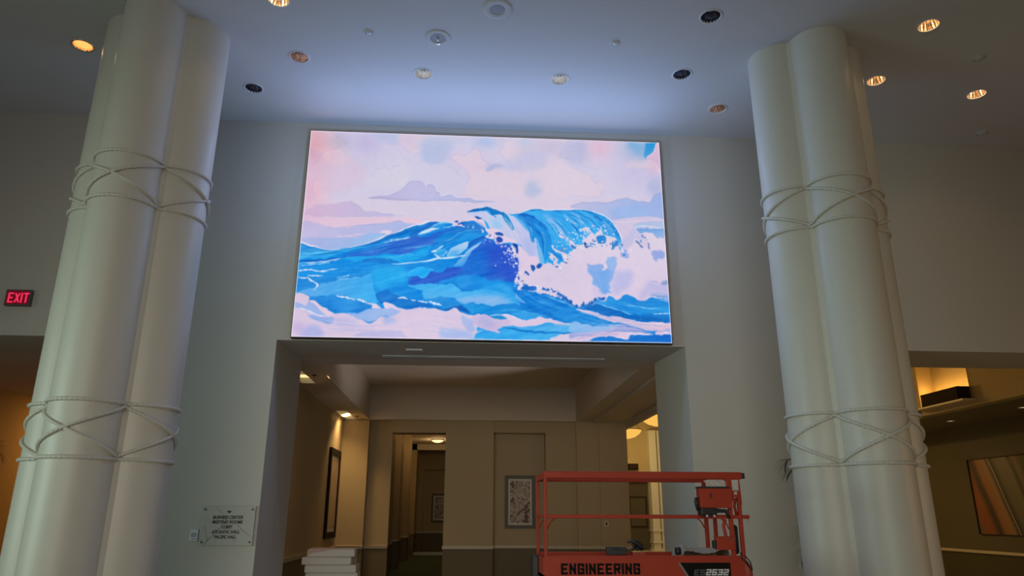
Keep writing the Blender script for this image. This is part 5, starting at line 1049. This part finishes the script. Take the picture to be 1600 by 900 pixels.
# scissor stack, chassis, wheels
sc = 0
for y in (7.30, 7.85):
    for k in range(4):
        z = .62+.11*k
        MB().obox((0, Y(y), z+.03), (.86, 0, .030), (0, .015, 0), (-.001, 0, .035)).build('scissor_arm', O2, L)
        MB().obox((0, Y(y+.04), z+.03), (.86, 0, -.030), (0, .015, 0), (.001, 0, .035)).build('scissor_arm', O2, L)
for x in (-.83, .83): MB().tube([(x, Y(7.26), .72), (x, Y(7.92), .72)], .02, 10).tube([(x, Y(7.26), .94), (x, Y(7.92), .94)], .02, 10).build('pivot_bar', M['steel'], L)
MB().box(X(.78), X(2.70), Y(7.22), Y(7.93), .20, .58, .02).build('chassis', O, L); MB().box(X(.95), X(2.5), Y(7.30), Y(7.85), .58, .60).build('chassis_top', M['black'], L)
for x in (1.02, 2.46):
    for y in (7.165, 7.985):
        w = MB().lathe([(.05, -.06), (.14, -.06), (.165, -.045), (.165, .045), (.14, .06), (.05, .06)], n=28); 
        bmesh.ops.rotate(w.bm, verts=w.bm.verts, cent=(0, 0, 0), matrix=Matrix.Rotation(math.pi/2, 3, 'X')); bmesh.ops.translate(w.bm, verts=w.bm.verts, vec=(X(x), Y(y), .165)); wo = w.build('wheel', M['rubber'], L)
        MB().tube([(X(x), Y(y-.055), .165), (X(x), Y(y+.055), .165)], .06, 18).build('hub', M['steel'], wo)
# things lying on the platform
t = thing('tool_case', 'flat black case lying on the lift platform near the word on its side', 'case', (1.47, 7.26, 1.333)); MB().box(-.095, .095, -.04, .04, 0, .075, .006).build('body', M['black'], t); MB().tube([(-.04, -.045, .05), (-.03, -.055, .055), (.03, -.055, .055), (.04, -.045, .05)], .004, 6).build('handle', M['black'], t)
L2 = t
t = thing('work_glove', 'crumpled black glove lying on an orange block on the lift platform', 'glove', (1.68, 7.27, 1.36))
g = MB(); g.tube([(-.10, 0, .085), (-.06, -.01, .10), (-.01, 0, .085), (.03, 0, .05), (.05, 0, .02)], [.008, .018, .026, .03, .02], 10); g.tube([(-.02, -.02, .05), (-.05, -.03, .03), (-.06, -.03, .012)], [.02, .016, .01], 8); g.tube([(.0, -.02, .04), (-.01, -.03, .015)], [.02, .012], 8); g.build('palm', M['black'], t)
MB().box(X(1.62), X(1.74), Y(NY), Y(7.32), 1.16, 1.362, .004).build('step_block', O2, L)
t = thing('tape_roll', 'small black roll standing on the lift platform edge', 'tape', (2.065, 7.24, 1.333)); w = MB().lathe([(.022, -.022), (.036, -.022), (.036, .022), (.022, .022), (.022, -.022)], n=24); bmesh.ops.rotate(w.bm, verts=w.bm.verts, cent=(0, 0, 0), matrix=Matrix.Rotation(math.pi/2, 3, 'Y')); bmesh.ops.translate(w.bm, verts=w.bm.verts, vec=(0, 0, .036)); w.build('roll', M['black'], t)
t = thing('plastic_sheet', 'folded pale sheet lying on the right of the lift platform', 'sheet', (2.35, 7.42, 1.16))
bm = bmesh.new(); nx_, ny_ = 26, 16; vv = []
rs = np.random.RandomState(5); bump_ = rs.rand(nx_+1, ny_+1)
for i in range(nx_+1):
    for j in range(ny_+1):
        u, w_ = i/nx_, j/ny_; z = .185+.085*math.exp(-((u-.22)/.09)**2-((w_-.6)/.3)**2)+.03*u+.018*math.sin(u*9+w_*5)+.012*bump_[i, j]
        z *= min(1, 8*u+.15)*min(1, 8*(1-u)+.3)*min(1, 6*(1-w_)+.1); vv.append(bm.verts.new((-.29+.55*u, -.19+.5*w_, max(z, .004))))
for i in range(nx_):
    for j in range(ny_):
        f = bm.faces.new((vv[i*(ny_+1)+j], vv[(i+1)*(ny_+1)+j], vv[(i+1)*(ny_+1)+j+1], vv[i*(ny_+1)+j+1])); f.smooth = True
r_ = bmesh.ops.extrude_face_region(bm, geom=list(bm.faces))
for v_ in [g_ for g_ in r_['geom'] if isinstance(g_, bmesh.types.BMVert)]: v_.co.z = max(v_.co.z-.004, 0)
w = MB(); w.bm.free(); w.bm = bm; w.build('folds', M['sheet'], t)

# ------------------------------------------------------------------ stack of white packs in the hall
random.seed(11); zt = 1.165; hk = .112; n_packs = 10
words = ['topmost pack of the white stack, with a pinkish wrap', 'second pack from the top of the white stack', 'third pack from the top of the white stack', 'fourth pack from the top of the white stack']
offs = [(.0, .03), (-.035, 0), (.02, -.01), (.035, .01), (-.01, 0), (.02, .01), (0, -.02), (-.02, 0), (.01, 0), (0, 0)]
hh = zt/n_packs
for k in range(n_packs):
    z0 = zt-hh*(k+1); w2 = [.37, .39, .40, .405, .41, .41, .41, .41, .41, .41][k]
    lab = words[k] if k < 4 else 'white pack low in the stack, below the fourth from the top'
    t = thing('foam_board_pack', lab, 'pack', (-2.10+offs[k][0], 12.6+offs[k][1], z0), [.06, -.04, .03, .05, -.02, .02, 0, .03, -.03, 0][k], 'packs stacked in the hall')
    MB().box(-w2, w2, -.26, .26, 0.001, hh-.012, .010).build('pack', M['paper'], t)
    MB().box(-w2+.01, w2-.012, -.25, .25, hh-.012, hh-.002, .003).build('lid_sheet', M['paper'], t)
    if k == 0:
        MB().prism([(-.375, .02), (-.34, .118), (.02, .128), (-.10, .085), (-.30, .06)], 'y', -.275, -.262).prism([(-.36, .1135), (.05, .1135), (.05, .127), (-.33, .127)], 'y', -.262, .2).build('wrap', M['pinkwrap'], t)

# ------------------------------------------------------------------ potted palms
def palm(x, y, label, fronds, hpot=.45):
    t = thing('potted_palm', label, 'plant', (x, y, 0))
    MB().lathe([(.0001, 0), (.15, 0), (.19, .2), (.21, hpot-.04), (.23, hpot-.03), (.23, hpot), (.19, hpot), (.18, hpot-.06), (.0001, hpot-.06)], n=32).build('pot', M['pot'], t)
    MB().lathe([(.178, hpot-.058), (.0001, hpot-.04)], n=24).build('soil', M['soil'], t)
    tr = MB()
    for a in range(3): tr.tube([(.04*math.cos(a*2.1), .04*math.sin(a*2.1), hpot-.05), (.05*math.cos(a*2.1), .05*math.sin(a*2.1), 1.2), (.02*math.cos(a*2.1), .03*math.sin(a*2.1), 1.9)], [.022, .017, .012], 8)
    tr.build('stem', M['soil'], t)
    for ctrl in fronds:
        P = [Vector(p) for p in ctrl]; n = 15; pts = []
        for i in range(n+1):
            u = i/n; pts.append((1-u)**2*P[0]+2*u*(1-u)*P[1]+u*u*P[2])
        f = MB(); f.tube(pts, [.006-.004*i/n for i in range(n+1)], 6)
        for i in range(3, n+1):
            d = (pts[i]-pts[i-1]).normalized(); sd = d.cross(Vector((0, 0, 1))).normalized(); ln = .26*math.sin(math.pi*min(.98, (i+1)/(n+3)))**.6
            for s in (-1, 1):
                a = pts[i]; mid = a+(d*.6+sd*s*.55)*ln*.55+Vector((0, 0, -.01)); tip = a+(d*.9+sd*s*.6)*ln+Vector((0, 0, -.10*ln/.26)); wv = (mid-a).cross(Vector((0, 0, 1))).normalized()*.011
                up = Vector((0, 0, .003))
                A = [f.bm.verts.new(q) for q in (a, mid+wv, tip, mid-wv, mid+up)]
                for tri in ((0, 1, 4), (1, 2, 4), (2, 3, 4), (3, 0, 4)): f.bm.faces.new([A[j] for j in tri])
        f.build('frond', M['leaf'], t)
palm(4.95, 9.85, 'potted palm behind the right column, only a few leaf tips showing', [
    [(0, 0, 1.9), (-.45, -.02, 2.6), (-.60, -.05, 2.36)], [(0, 0, 1.85), (-.3, 0, 2.5), (-.56, -.02, 2.24)], [(0, 0, 1.9), (.35, .1, 2.6), (.6, .1, 2.2)], [(0, 0, 1.9), (0, -.1, 2.6), (.1, -.15, 2.5)],
    [(0, 0, 1.2), (-.35, -.02, 1.75), (-.50, -.08, 1.45)], [(0, 0, 1.0), (-.4, -.02, 1.45), (-.54, -.08, 1.15)], [(0, 0, 1.2), (.35, 0, 1.8), (.55, -.05, 1.4)], [(0, 0, 1.6), (.1, .2, 2.2), (.2, .35, 2.0)]])
palm(-8.35, 13.0, 'dark potted palm in the side room at the left edge of the view', [
    [(0, 0, 1.9), (.35, 0, 3.1), (.52, 0, 2.62)], [(0, 0, 1.9), (.3, .05, 2.9), (.40, .05, 2.85)], [(0, 0, 1.9), (-.35, 0, 3.0), (-.6, 0, 2.5)], [(0, 0, 1.8), (.1, .3, 2.8), (.1, .6, 2.4)], [(0, 0, 1.8), (-.1, -.3, 2.8), (-.1, -.6, 2.4)]])
